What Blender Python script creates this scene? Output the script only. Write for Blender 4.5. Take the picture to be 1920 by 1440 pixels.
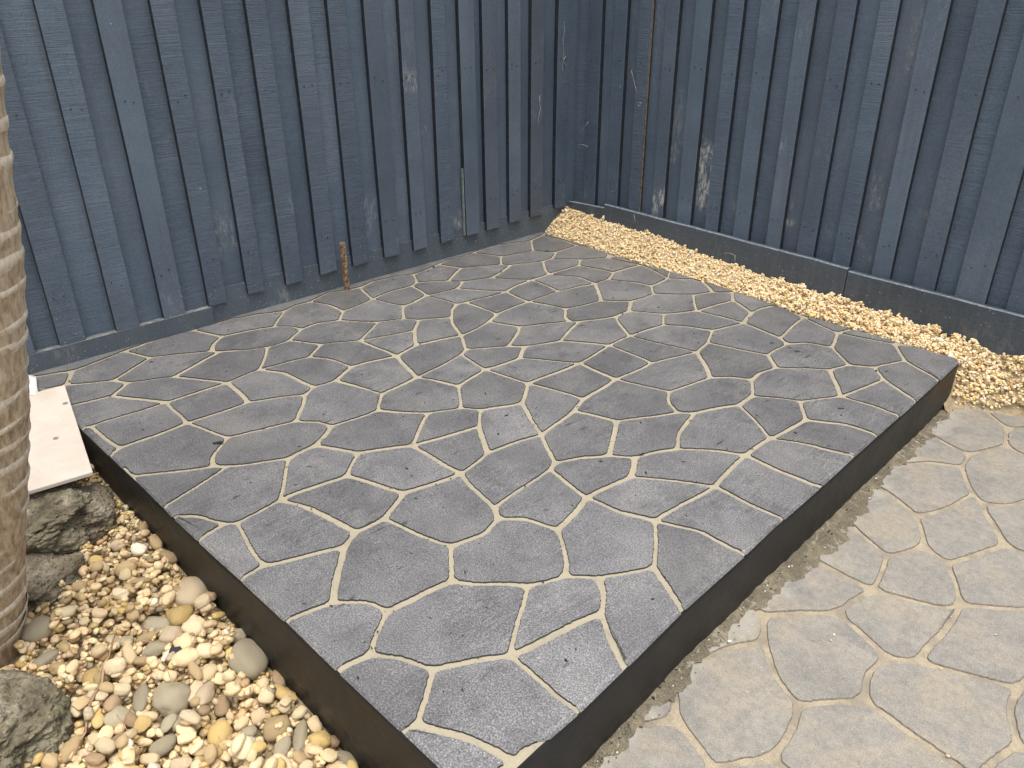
import bpy, bmesh, math, random
import numpy as np
from mathutils import Vector, Matrix
from math import radians, sin, cos, pi

C = bpy.context.scene.collection
for o in list(bpy.data.objects): bpy.data.objects.remove(o)
sc = bpy.context.scene

# ------------------------------------------------------------------ camera
cd = bpy.data.cameras.new('camera'); cam = bpy.data.objects.new('camera', cd); C.objects.link(cam); sc.camera = cam
cd.sensor_width = 36.0; cd.sensor_fit = 'HORIZONTAL'; cd.lens = 28.1318
cd.clip_start = 0.05; cd.clip_end = 500
cam.matrix_world = Matrix([[0.670439, -0.336159, 0.661445, 3.235337], [0.741938, 0.311361, -0.593787, -3.166176], [-0.006341, 0.888848, 0.458157, 1.5135], [0.0, 0.0, 0.0, 1.0]])

# ------------------------------------------------------------------ light
SUN_EL, SUN_AZ = 79.0, -30.0           # degrees; azimuth measured from +X towards +Y (direction to the sun)
w = bpy.data.worlds.new('World'); sc.world = w; w.use_nodes = True
nt = w.node_tree; bg = nt.nodes['Background']
sky = nt.nodes.new('ShaderNodeTexSky'); sky.sky_type = 'NISHITA'; sky.sun_disc = False
sky.sun_elevation = radians(SUN_EL); sky.sun_rotation = radians(90 - SUN_AZ)
sky.air_density = 1.2; sky.dust_density = 4.5; sky.ozone_density = 1.0
# an overcast veil: the blue of the clear sky is washed out towards cloud white
hs = nt.nodes.new('ShaderNodeHueSaturation'); hs.inputs['Saturation'].default_value = 0.30
nt.links.new(sky.outputs[0], hs.inputs['Color']); nt.links.new(hs.outputs[0], bg.inputs[0])
bg.inputs[1].default_value = 0.15
sl_ = bpy.data.lights.new('sun', 'SUN'); sl_.energy = 1.25; sl_.angle = radians(38); sl_.color = (1.0, 0.95, 0.87)
so = bpy.data.objects.new('sun', sl_); C.objects.link(so)
sd = Vector((cos(radians(SUN_EL))*cos(radians(SUN_AZ)), cos(radians(SUN_EL))*sin(radians(SUN_AZ)), sin(radians(SUN_EL))))
so.rotation_euler = sd.to_track_quat('Z', 'Y').to_euler(); so.location = (2, -2, 6)
vs = sc.view_settings; vs.view_transform = 'Standard'; vs.look = 'None'; vs.gamma = 1.0; vs.use_curve_mapping = False
vs.exposure = 0.78

SLAB_NODES = [[-3,-2085],[-9,-2174],[4,-2278],[20,-2375],[49,-2480],[71,-2582],[48,-2644],[20,-2730],[-7,-1917],[20,-1817],[54,-1738],[71,-1688],[43,-1633],[47,-1552],[1,-1429],[30,-1360],[45,-1277],[17,-1186],[25,-1073],[64,-979],[61,-894],[30,-799],[15,-728],[20,-645],[4,-544],[59,-2059],[150,-2019],[206,-1810],[259,-1750],[310,-1740],[380,-1835],[383,-1890],[378,-1930],[334,-2028],[289,-2093],[204,-2082],[262,-2114],[550,-2052],[137,-1509],[255,-1500],[217,-1320],[335,-1568],[297,-1656],[408,-1511],[466,-1453],[190,-1202],[196,-1084],[176,-1041],[314,-1295],[386,-1265],[385,-1219],[349,-1109],[374,-947],[536,-1076],[265,-912],[159,-747],[319,-866],[255,-559],[156,-475],[-17,-359],[60,-162],[201,-280],[304,-211],[29,-46],[13,2],[176,-24],[298,-39],[385,-5],[365,-304],[364,-369],[296,-529],[374,-728],[460,-670],[532,-604],[473,-454],[530,-481],[538,-697],[567,-804],[421,-257],[481,-206],[540,-280],[555,-76],[732,-230],[653,-408],[780,-416],[504,-10],[577,-14],[753,-40],[756,-20],[782,-326],[891,-265],[984,-242],[974,-99],[911,-3],[1060,-317],[1051,-466],[952,-563],[751,-510],[731,-618],[734,-816],[747,-1018],[541,-1033],[635,-1023],[571,-1134],[639,-1188],[938,-662],[909,-753],[817,-780],[978,-827],[1026,-843],[1054,-812],[920,-1043],[786,-1101],[816,-1204],[825,-1284],[1123,-569],[1124,-659],[1187,-523],[1249,-480],[1196,-192],[1324,-345],[1326,-581],[1302,-772],[1209,-719],[1067,-21],[1116,-14],[1235,-99],[1113,-1],[1296,-34],[1300,-7],[1364,-121],[1504,-188],[1501,-117],[1524,-46],[1547,-27],[1689,-70],[1586,-31],[1705,-36],[1735,-338],[1868,-115],[1545,-312],[1500,-477],[1379,-536],[1787,-368],[1792,-518],[1834,-300],[1925,-265],[1892,-26],[2082,-57],[2077,-16],[2157,-12],[2180,-178],[2339,-251],[2127,-318],[2052,-371],[2198,-392],[2353,-473],[2156,-633],[2023,-463],[1876,-596],[1857,-676],[1871,-751],[1562,-594],[1588,-701],[1528,-908],[1309,-905],[1756,-850],[1812,-782],[1942,-859],[1143,-1022],[1121,-1077],[1084,-1162],[1038,-1212],[943,-1352],[966,-1400],[774,-1473],[682,-1221],[1012,-1647],[1133,-1417],[1151,-1252],[1340,-1112],[1328,-1375],[1172,-1576],[1524,-1114],[510,-1353],[579,-1620],[503,-1757],[579,-1854],[666,-1798],[768,-1777],[806,-1595],[647,-1395],[566,-1311],[827,-1885],[819,-1969],[632,-1997],[570,-2188],[1036,-1820],[1070,-1615],[935,-1847],[1126,-1896],[1112,-2072],[1189,-1848],[1260,-1778],[1309,-1676],[1365,-1632],[1425,-1494],[1526,-1550],[1628,-1594],[1552,-1316],[1587,-1403],[1734,-1347],[1722,-1048],[1773,-1117],[1837,-1149],[1877,-1112],[1948,-951],[1919,-1244],[1982,-1341],[1861,-1528],[1448,-1709],[1394,-1946],[1593,-1796],[1625,-1929],[1826,-1971],[1592,-2117],[1778,-1681],[1792,-1718],[1870,-1996],[1808,-1603],[1922,-1476],[1943,-1411],[1984,-1569],[1968,-1743],[2016,-1910],[1925,-1939],[1897,-2065],[1876,-2164],[2079,-1726],[2169,-1684],[2184,-1426],[2066,-1260],[2147,-1214],[2145,-1069],[2078,-771],[2159,-876],[2256,-809],[2333,-796],[2371,-797],[2281,-614],[2361,-617],[2262,-1007],[2380,-969],[2311,-1210],[2386,-1206],[2395,-1188],[2375,-1421],[2405,-1417],[2281,-1631],[2419,-1625],[2290,-1838],[2126,-1986],[2163,-2029],[2222,-1971],[2125,-2121],[2084,-2155],[2030,-2217],[1985,-2250],[2265,-2305],[2355,-1869],[2435,-1908],[2270,-2004],[2311,-2059],[2383,-2107],[2460,-2142],[2180,-2455],[2473,-2302],[2273,-2566],[2103,-2489],[2052,-2533],[2042,-2611],[1966,-2428],[1912,-2440],[1852,-2507],[1831,-2622],[2265,-2599],[2350,-2517],[2411,-2493],[2470,-2479],[2463,-2450],[2475,-2408],[2465,-2501],[2480,-2587],[1656,-2229],[1656,-2320],[1403,-2192],[1316,-2096],[1381,-2401],[1184,-2174],[1060,-2085],[1000,-2142],[852,-2025],[946,-2359],[765,-2201],[762,-2420],[1195,-2274],[1109,-2434],[1398,-2538],[1462,-2360],[1688,-2375],[1615,-2565],[1622,-2637],[1380,-2564],[1299,-2602],[1249,-2659],[1399,-2651],[1029,-2449],[1079,-2466],[1186,-2662],[966,-2671],[992,-2672],[900,-2672],[900,-2677],[568,-2414],[773,-2638],[563,-2666],[557,-2696],[795,-2682],[387,-2540],[364,-2664],[357,-2709],[318,-2460],[262,-2495],[387,-2314],[181,-2634],[161,-2722],[155,-2318],[-55,3],[345,-3],[748,-21],[974,4],[1670,-37],[2070,-17],[2300,-4],[2325,-30],[2353,-478],[2381,-978],[2396,-1215],[2407,-1457],[2418,-1602],[2436,-1918],[2489,-2586],[2273,-2598],[1201,-2661],[909,-2676],[300,-2713],[-55,-2735]]
SLAB_FACES = [[55,57,58,24,23,22,21],[177,190,189,193,199,197],[99,100,112,111,109,108,106,107],[277,286,287,288,289,290,276,268,275],[159,160,161,168,244,157,158],[8,9,10,11,12,13,14,15,16,17,18,19,20,21,22,23,24,59,60,63,64,337,356,7,6,5,4,3,2,1,0],[251,252,248,247,246,245,243],[77,99,98,73,76],[36,336,332,331,333,34],[148,150,149],[132,133,134,129,128,130,131],[121,142,141,140,120,118],[240,242,241,218,231,230,232],[41,42,29,30,186,185,44,43],[81,87,88,339,86],[157,244,245,246,247,248,250,249],[332,334,335,355,330,329,328,331],[74,75,80,79,78,68,69],[166,167,161,160,159,144,162,163],[288,291,292,351,290,289],[104,192,191,175,114,176],[226,227,233,232,230,219,229],[258,259,349,348,257,256,240,239],[306,317,319,320,318],[228,236,237,267,266,265,264,262,261,234,235],[48,49,50,51,46,45,40],[40,45,46,47,19,18,17,16],[140,141,162,144,143,138],[5,334,332,336,3,4],[232,233,238,239,240],[324,325,326,327],[173,174,178,179,171,172],[94,119,126,125,124,92,91],[233,234,261,262,263,260,239,238],[265,266,267,281,279,278,275,268,264],[206,207,208,210,209,181],[120,140,131,130],[299,300,302,316,317,306,305,298,201],[168,216,243,245,244],[205,220,222,208,207,206],[81,86,85],[137,341,136,135],[84,97,98,99,107,106,105,96],[273,274,350,270,269,260,263,271,272],[155,157,249,250,345,156],[95,115,117,118,120,119,94],[214,215,216,168,161,167,166,212,213],[279,281,282,283,284,280],[149,342,147,139,148],[237,293,294,309,283,282,281,267],[228,235,234,233,227,224],[113,114,173,172,111,112],[221,223,222,220],[205,206,181,178,182,204],[54,55,21,20,19,47],[62,68,78,79,81,85,67,66],[165,169,170,171,179,180],[28,29,42,41,39,38,13,12,11,27],[255,346,252,251,243,242,253,254],[120,130,128,126,119],[180,181,209,183],[61,62,66,65,63,60],[121,122,163,162,141,142],[153,154,158,157,155],[2,3,336,36,35,26,25,0,1],[305,306,318,353,314,313,312,307,297],[51,53,101,77,52],[35,36,34,33,32,31,30,29,28,27,26],[183,209,210,211,214,213,212],[95,96,105,106,108,109,110,116,115],[84,96,95,94,91,90,89],[143,145,146,139,135,138],[87,92,93,88],[187,188,189,190,185,186],[279,280,285,277,275,278],[128,129,127,125,126],[58,61,60,59,24],[69,70,71,72,73,75,74],[101,102,100,99,77],[312,313,314,315],[322,354,320,319,321],[194,195,37,196,303,301],[175,191,185,190],[43,44,184,49,48,40,39,41],[302,304,324,327,322,321,319,317,316],[304,323,325,324],[116,123,122,121,118,117,115],[135,136,134,133,132,131,140,138],[264,268,272,271,263,262],[53,103,104,176,114,113,112,100,102,101],[225,295,297,308,294,293],[109,111,172,171,170,169,110],[182,198,177,197,200,202,203,204],[114,175,190,177,174,173],[301,303,304,302,300],[215,217,218,241,242,243,216],[56,71,70,57,55,54],[122,165,164,163],[92,124,125,127,340,93],[83,84,89,82,80,75],[223,225,293,237,236,228,224],[89,90,91,92,87,82],[197,199,193,194,301,300,299,201,200],[30,31,32,37,187,186],[63,65,66,67,338,64],[200,201,298,296,221,203,202],[82,87,81,79,80],[211,219,230,231,218,217,215,214],[49,184,192,104,103,53,51,50],[221,296,295,225,223],[5,6,7,335,334],[177,198,182,178,174],[277,285,352,292,291,288,287,286],[178,181,180,179],[196,333,331,328,323],[222,223,224,227,226,208],[52,77,76,73,72,71,56],[122,123,116,110,169,165],[307,312,315,311,310],[44,185,191,192,184],[296,298,305,297,295],[196,323,304,303],[151,153,155,156,152],[163,164,183,212,166],[144,159,158,154,146,145,143],[139,147,137,135],[283,309,310,311,284],[269,270,259,258,239,260],[151,152,344,343,150,148],[51,52,56,54,47,46],[73,98,97,84,83,75],[139,146,154,153,151,148],[328,329,330,326,325,323],[25,26,27,11,10,9,8,0],[294,308,297,307,310,309],[180,183,164,165],[32,33,34,333,196,37],[13,38,39,40,16,15,14],[256,257,347,255,254,253,242,240],[208,226,229,219,211,210],[268,276,274,273,272],[57,70,69,68,62,61,58],[37,195,194,193,189,188,187],[203,221,220,205,204]]
SLAB_BORDER = [[7,335],[7,356],[64,337],[64,338],[67,85],[67,338],[85,86],[86,339],[88,93],[88,339],[93,340],[127,129],[127,340],[129,134],[134,136],[136,341],[137,147],[137,341],[147,342],[149,150],[149,342],[150,343],[152,156],[152,344],[156,345],[248,250],[248,252],[250,345],[252,346],[255,346],[255,347],[257,347],[257,348],[259,270],[259,349],[270,350],[274,276],[274,350],[276,290],[280,284],[280,285],[284,311],[285,352],[290,351],[292,351],[292,352],[311,315],[314,315],[314,353],[318,320],[318,353],[320,354],[322,327],[322,354],[326,327],[326,330],[330,355],[335,355],[337,356],[343,344],[348,349]]
PAVE_NODES = [[2528,-350],[2387,-313],[2334,-300],[2557,-271],[2595,-187],[2553,-53],[2483,-4],[2413,57],[2604,14],[2779,137],[2670,-216],[2905,-269],[2543,-451],[2450,-506],[2387,-595],[2348,-579],[2635,-591],[2616,-716],[2559,-849],[2671,-622],[2723,-591],[2767,-487],[2965,-496],[2745,-719],[2802,-799],[2420,-784],[2361,-778],[2598,-899],[2644,-979],[2611,-1065],[2584,-1103],[2719,-1011],[2874,-793],[3045,-797],[2418,-1023],[2378,-1015],[2630,-1276],[2557,-1281],[2440,-1278],[2396,-1267],[2769,-1072],[2814,-1157],[2720,-1238],[2798,-1204],[2611,-1356],[2607,-1434],[2952,-1036],[3070,-893],[2828,-1310],[2828,-1446],[2772,-1492],[2693,-1458],[2538,-1506],[2479,-1588],[2418,-1570],[2532,-1669],[2473,-1779],[2459,-1860],[2432,-1846],[2603,-1741],[2697,-1786],[2736,-1727],[2798,-1662],[2757,-1572],[2899,-1670],[3021,-1678],[3051,-1683],[3172,-1728],[2912,-1407],[3027,-1350],[3035,-1273],[3094,-983],[3029,-1418],[3084,-1524],[3058,-1638],[3139,-1530],[3237,-1523],[2725,-1861],[2732,-1960],[2687,-2025],[2661,-2073],[2786,-1955],[2897,-2029],[2607,-2052],[2526,-2029],[2678,-2130],[2713,-2231],[2471,-1959],[2438,-1957],[2485,-2107],[2446,-2126],[2330,-60],[2325,43],[2563,83],[2796,141],[3265,-1626],[2504,-2461],[2460,-2600],[2455,-2300],[2420,-1600],[2370,-900],[2335,-400]]
PAVE_FACES = [[72,73,75,76,71,70,69],[44,45,51,50,49,48,41,43,42,36],[8,9,93,7,6,5],[40,41,46,47,33,32,24,31],[55,59,60,61,62,63,50,51,45,52,53],[73,74,66,67,95,76,75],[50,63,62,64,65,66,74,73,72,69,68,49],[7,92,91,2,1,0,3,4,5,6],[14,15,26,25,18,17,16,12,13],[58,88,87,84,83,80,79,78,77,60,59,55,56,57],[42,43,41,40,31,28,29,30,36],[38,39,54,53,52,45,44,36,37],[48,49,68,69,70,71,47,46,41],[54,99,58,57,56,55,53],[85,86,82,81,78,79,80],[30,34,35,39,38,37,36],[16,17,18,27,28,31,24,23,19],[81,82,67,66,65,64,62,61,60,77,78],[80,83,84,89,90,98,97,96,86,85],[16,19,20,21,22,11,10,4,3,0,12],[88,90,89,84,87],[23,24,32,33,22,21,20,19],[25,26,100,35,34,30,29,28,27,18],[1,2,101,15,14,13,12,0],[4,10,11,94,9,8,5]]
PAVE_BORDER = [[2,91],[2,101],[7,92],[7,93],[9,93],[9,94],[11,22],[11,94],[15,26],[15,101],[22,33],[26,100],[33,47],[35,39],[35,100],[39,54],[47,71],[54,99],[58,88],[58,99],[67,82],[67,95],[71,76],[76,95],[82,86],[86,96],[88,90],[90,98],[91,92],[96,97],[97,98]]
LEFT_BOARDS = [(-4.52,-4.41),(-4.33,-4.22),(-4.13,-4.02),(-3.94,-3.83),(-3.745,-3.63),(-3.55,-3.44),(-3.36,-3.245),(-3.17,-3.06),(-2.98,-2.87),(-2.78,-2.67),(-2.585,-2.49),(-2.374,-2.286),(-2.187,-2.095),(-1.994,-1.911),(-1.812,-1.733),(-1.632,-1.548),(-1.452,-1.363),(-1.275,-1.186),(-1.097,-1.007),(-0.918,-0.837),(-0.743,-0.663),(-0.579,-0.488),(-0.436,-0.348),(-0.268,-0.183),(-0.107,-0.017),(0.083,0.169)]
RIGHT_BOARDS = [(0.077,0.163),(0.246,0.331),(0.41,0.487),(0.574,0.653),(0.745,0.834),(0.926,1.003),(1.092,1.181),(1.276,1.354),(1.443,1.527),(1.621,1.701),(1.806,1.889),(1.986,2.078),(2.16,2.28),(2.355,2.47),(2.54,2.66),(2.735,2.845),(2.93,3.04),(3.12,3.24),(3.32,3.43),(3.51,3.62),(3.7,3.81),(3.89,4.0),(4.08,4.2),(4.28,4.39),(4.47,4.58)]
STONES = [
 (1.3664, -2.6651, 2.63, 0.0583, 0.0481, 'pink', "large rounded grey and rust stone touching the slab side beneath the slab's left edge"),
 (1.6627, -2.6677, 1.34, 0.0523, 0.0713, 'slate', 'largest flat greenish grey stone wedged against the black slab side'),
 (1.6642, -2.8661, 1.87, 0.0482, 0.058, 'speck', 'angular speckled granite stone in the middle of the pebble bed'),
 (1.4812, -2.7299, 1.67, 0.0318, 0.039, 'pale', 'rough pale oval pebble just below the rust and grey stone'),
 (1.4222, -2.7455, 2.27, 0.0438, 0.04, 'gold', 'broken yellow angular stone beside the rough pale oval pebble'),
 (1.3987, -2.8033, 0.65, 0.0417, 0.0309, 'slate', 'flat grey stone left of the broken yellow stone'),
 (1.4723, -2.7889, 0.72, 0.0308, 0.0301, 'pink', 'smooth pinkish beige oval stone below the flat grey stone'),
 (1.4791, -2.8359, 1.31, 0.0345, 0.0239, 'speck', 'long speckled beige pebble lying like a cigar'),
 (1.5357, -2.7788, 1.08, 0.0282, 0.0319, 'cream', 'squarish cream pebble above the long cream one'),
 (1.5809, -2.791, 1.35, 0.0379, 0.0274, 'cream', 'long smooth cream pebble pointing to the slab'),
 (1.5898, -2.7461, 0.36, 0.0302, 0.0247, 'pale', 'mottled oval pebble right of the long smooth cream pebble'),
 (1.4604, -2.8935, -0.12, 0.0375, 0.0179, 'cream', 'egg shaped pale cream pebble with freckles'),
 (1.5067, -2.8774, 1.03, 0.0253, 0.0176, 'tan', 'small pointed tan pebble right of the egg shaped pebble'),
 (1.2579, -3.0444, 1.42, 0.0433, 0.0402, 'slate', 'big flat grey brown stone beside the palm trunk foot'),
 (1.3394, -3.0545, 1.89, 0.0403, 0.0234, 'slate', 'long tapering blue grey slate near the palm trunk'),
 (1.3985, -3.0406, 0.22, 0.0383, 0.0201, 'tan', 'round tan pebble with darker bands below the blue grey slate'),
 (1.473, -2.9891, 1.37, 0.0238, 0.0344, 'gold', 'heart shaped yellowish stone left of the dry stalk'),
 (1.4043, -2.9475, 0.62, 0.0259, 0.0208, 'cream', 'smooth cream pebble left of the dry stalk top'),
 (1.4279, -2.8396, 1.15, 0.0331, 0.0182, 'tan', 'thin long beige pebble above the cigar shaped one'),
 (1.4083, -2.8828, 0.83, 0.0181, 0.0241, 'slate', 'small round grey pebble left of the thin long beige pebble'),
 (1.5957, -2.9794, 1.06, 0.0222, 0.027, 'brown', 'round brown pebble touching the dry stalk'),
 (1.618, -2.9192, 2.74, 0.0514, 0.0216, 'slate', 'tall flat grey tan stone left of the speckled granite stone'),
 (1.6765, -2.8149, 2.39, 0.0406, 0.0191, 'pale', 'slanting pale pebble right of the speckled granite stone'),
 (1.7071, -2.8006, 2.53, 0.0496, 0.0234, 'pink', 'big upright pinkish beige pebble with narrow waist'),
 (1.7486, -2.7795, 2.58, 0.0289, 0.0195, 'brown', 'reddish brown pebble with a white spot'),
 (1.6438, -2.9832, 1.9, 0.0312, 0.0318, 'speck', 'lumpy conglomerate stone of many small grains'),
 (1.6718, -2.9595, 1.6, 0.0183, 0.0247, 'brown', 'greyish brown blocky pebble beside the conglomerate stone'),
 (1.7402, -2.8788, 0.83, 0.0201, 0.0242, 'slate', 'small round grey disc on a pale oval'),
 (1.7338, -2.9001, 1.97, 0.028, 0.0167, 'slate', 'pale grey oval under the small round disc'),
 (1.8142, -2.8157, 2.58, 0.0391, 0.0309, 'gold', 'golden speckled round stone like a bun'),
 (1.8869, -2.7872, 0.47, 0.0318, 0.0258, 'white', 'pale yellow lumpy stone below the golden bun stone'),
 (1.7072, -2.9954, 2.34, 0.0262, 0.0295, 'brown', 'blunt olive brown stone near the lower end of the dry stalk'),
 (1.7658, -2.9292, 1.78, 0.0359, 0.0214, 'slate', 'long grey oval pebble rising to the right near the picture bottom'),
 (1.6426, -3.0879, 2.36, 0.0401, 0.0239, 'tan', 'long olive tan pebble left of the dry stalk foot'),
 (1.5824, -3.1001, 1.06, 0.0313, 0.0243, 'slate', 'grey oval pebble beside the lowest lava rock'),
 (1.6221, -3.1174, 0.94, 0.0253, 0.0229, 'pale', 'beige triangular pebble below the grey oval pebble'),
 (1.8882, -2.7074, 2.09, 0.0407, 0.037, 'tan', 'thick tan slab of stone with a broken dark edge'),
 (1.9375, -2.6781, 2.52, 0.0543, 0.0196, 'slate', 'long smooth grey pebble standing beside the broken tan stone'),
 (1.93, -2.6343, -0.12, 0.0256, 0.0169, 'cream', 'round cream pebble touching the slab near the bottom'),
 (1.9916, -2.6141, 0.46, 0.0233, 0.0183, 'brown', 'brown cube like pebble close to the slab side'),
 (1.8075, -2.6509, 0.48, 0.041, 0.0173, 'gold', 'golden brown knobbly pebble near the slab side'),
 (1.7554, -2.6342, -0.12, 0.0344, 0.0153, 'brown', 'smooth grey brown oval standing against the slab side'),
 (1.7486, -2.6755, 2.4, 0.0224, 0.0184, 'cream', 'cream pebble left of the golden brown knobbly one'),
 (1.5759, -2.6528, 1.08, 0.0213, 0.0286, 'speck', 'dark speckled round pebble against the slab side'),
 (1.854, -2.764, 0.73, 0.022, 0.0214, 'slate', 'pale blue grey disc shaped pebble'),
 (2.0554, -2.6255, 0.64, 0.0331, 0.0265, 'speck', 'white and grey speckled stone at the bottom by the slab'),
 (1.9488, -2.7282, 2.26, 0.045, 0.0197, 'slate', 'flat grey shard below the broken tan stone'),
 (1.9804, -2.65, 0.83, 0.0299, 0.0287, 'gold', 'yellow and cream rough stone by the brown cube like pebble'),
 (1.642, -2.7642, 0.95, 0.022, 0.0262, 'cream', 'round beige pebble under the long smooth cream one'),
 (1.6271, -2.7905, -0.0, 0.0355, 0.0148, 'tan', 'olive tan oval pebble beneath the long smooth cream pebble'),
 (1.5213, -3.0589, 0.48, 0.0233, 0.0166, 'white', 'white pebble near the lowest lava rock'),
 (1.0828, -2.673, -0.13, 0.0419, 0.0194, 'tan', 'rounded brown grey stone high up beside the slab'),
 (1.1048, -2.7347, 2.06, 0.0234, 0.0296, 'white', 'bright white quartz pebble below the lava boulder'),
 (1.0458, -2.7734, 0.59, 0.0253, 0.0206, 'pink', 'pinkish brown oval pebble left of the white quartz one'),
 (1.172, -2.6749, 0.4, 0.0355, 0.0273, 'tan', 'tan pebble right of the white quartz one'),
 (0.9964, -2.6817, 2.59, 0.0285, 0.015, 'tan', 'thin disc of stone standing on edge by the slab'),
 (1.168, -2.791, 0.97, 0.0349, 0.0287, 'tan', 'wide tan stone half buried near the top of the bed'),
 (1.0542, -2.8423, 0.41, 0.0262, 0.0225, 'gold', 'orange tan pebble beside the pitted lower rock'),
 (1.1554, -2.9146, 0.83, 0.0238, 0.0215, 'tan', 'tan pebble near the palm trunk under the lower rock'),
 (1.4347, -2.6391, 2.48, 0.018, 0.0196, 'brown', 'small brown pebble tucked against the slab side'),
 (1.3421, -3.0114, 0.21, 0.0237, 0.0127, 'tan', 'sage tan oval pebble above the round banded one'),
 (1.6722, -3.1324, 1.61, 0.0192, 0.0234, 'tan', 'tan pebble cut by the bottom edge below the beige triangular one'),
 (1.8402, -2.9177, 1.04, 0.0291, 0.0183, 'pale', 'pale grained flat stone cut by the picture bottom'),
 (1.829, -2.7255, 1.05, 0.0207, 0.0235, 'cream', 'cream rough pebble above the pale blue grey disc'),
 (1.8012, -2.6902, 2.39, 0.0183, 0.0209, 'pale', 'pale grey oval left of the golden brown knobbly pebble'),
 (1.7264, -2.8304, 1.58, 0.0137, 0.0159, 'tan', 'pale small tan pebble below the upright waisted pebble'),
 (1.4302, -2.8839, 0.83, 0.0124, 0.016, 'cream', 'small cream bead shaped pebble between the grey round one and the egg'),
 (1.5041, -2.9718, 2.83, 0.0204, 0.0211, 'tan', 'tan pebble under the right side of the heart shaped stone'),
 (1.5529, -2.9307, 2.69, 0.0154, 0.0174, 'cream', 'small cream egg between the heart stone and the tall flat one'),
]

H = 0.165          # top of the raised slab
ZP = -0.022        # top of the old paving
YC = 0.2375        # plane of the right fence's front palings (left fence: x = 0)
rng = random.Random(7)

# ------------------------------------------------------------------ helpers
def link(name, me, mats=None, parent=None, loc=None):
    o = bpy.data.objects.new(name, me); C.objects.link(o)
    if mats is not None and me is not None and not me.materials:
        for m in (mats if isinstance(mats, (list, tuple)) else [mats]): me.materials.append(m)
    if parent is not None: o.parent = parent
    if loc is not None: o.location = loc
    return o
def tag(o, label=None, cat=None, group=None, kind=None):
    if label: o['label'] = label
    if cat: o['category'] = cat
    if group: o['group'] = group
    if kind: o['kind'] = kind
    return o
def empty(name, loc=(0, 0, 0)):
    o = bpy.data.objects.new(name, None); C.objects.link(o); o.location = loc; o.empty_display_size = 0.05; return o
def pydata(name, v, f, smooth=False, mi=None):
    me = bpy.data.meshes.new(name); me.from_pydata([tuple(p) for p in v], [], f); me.update()
    if smooth: me.polygons.foreach_set('use_smooth', [True]*len(me.polygons))
    if mi is not None: me.polygons.foreach_set('material_index', mi)
    return me
def bm_mesh(name, bm, smooth=False):
    me = bpy.data.meshes.new(name); bm.to_mesh(me); bm.free()
    if smooth: me.polygons.foreach_set('use_smooth', [True]*len(me.polygons))
    return me

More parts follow.
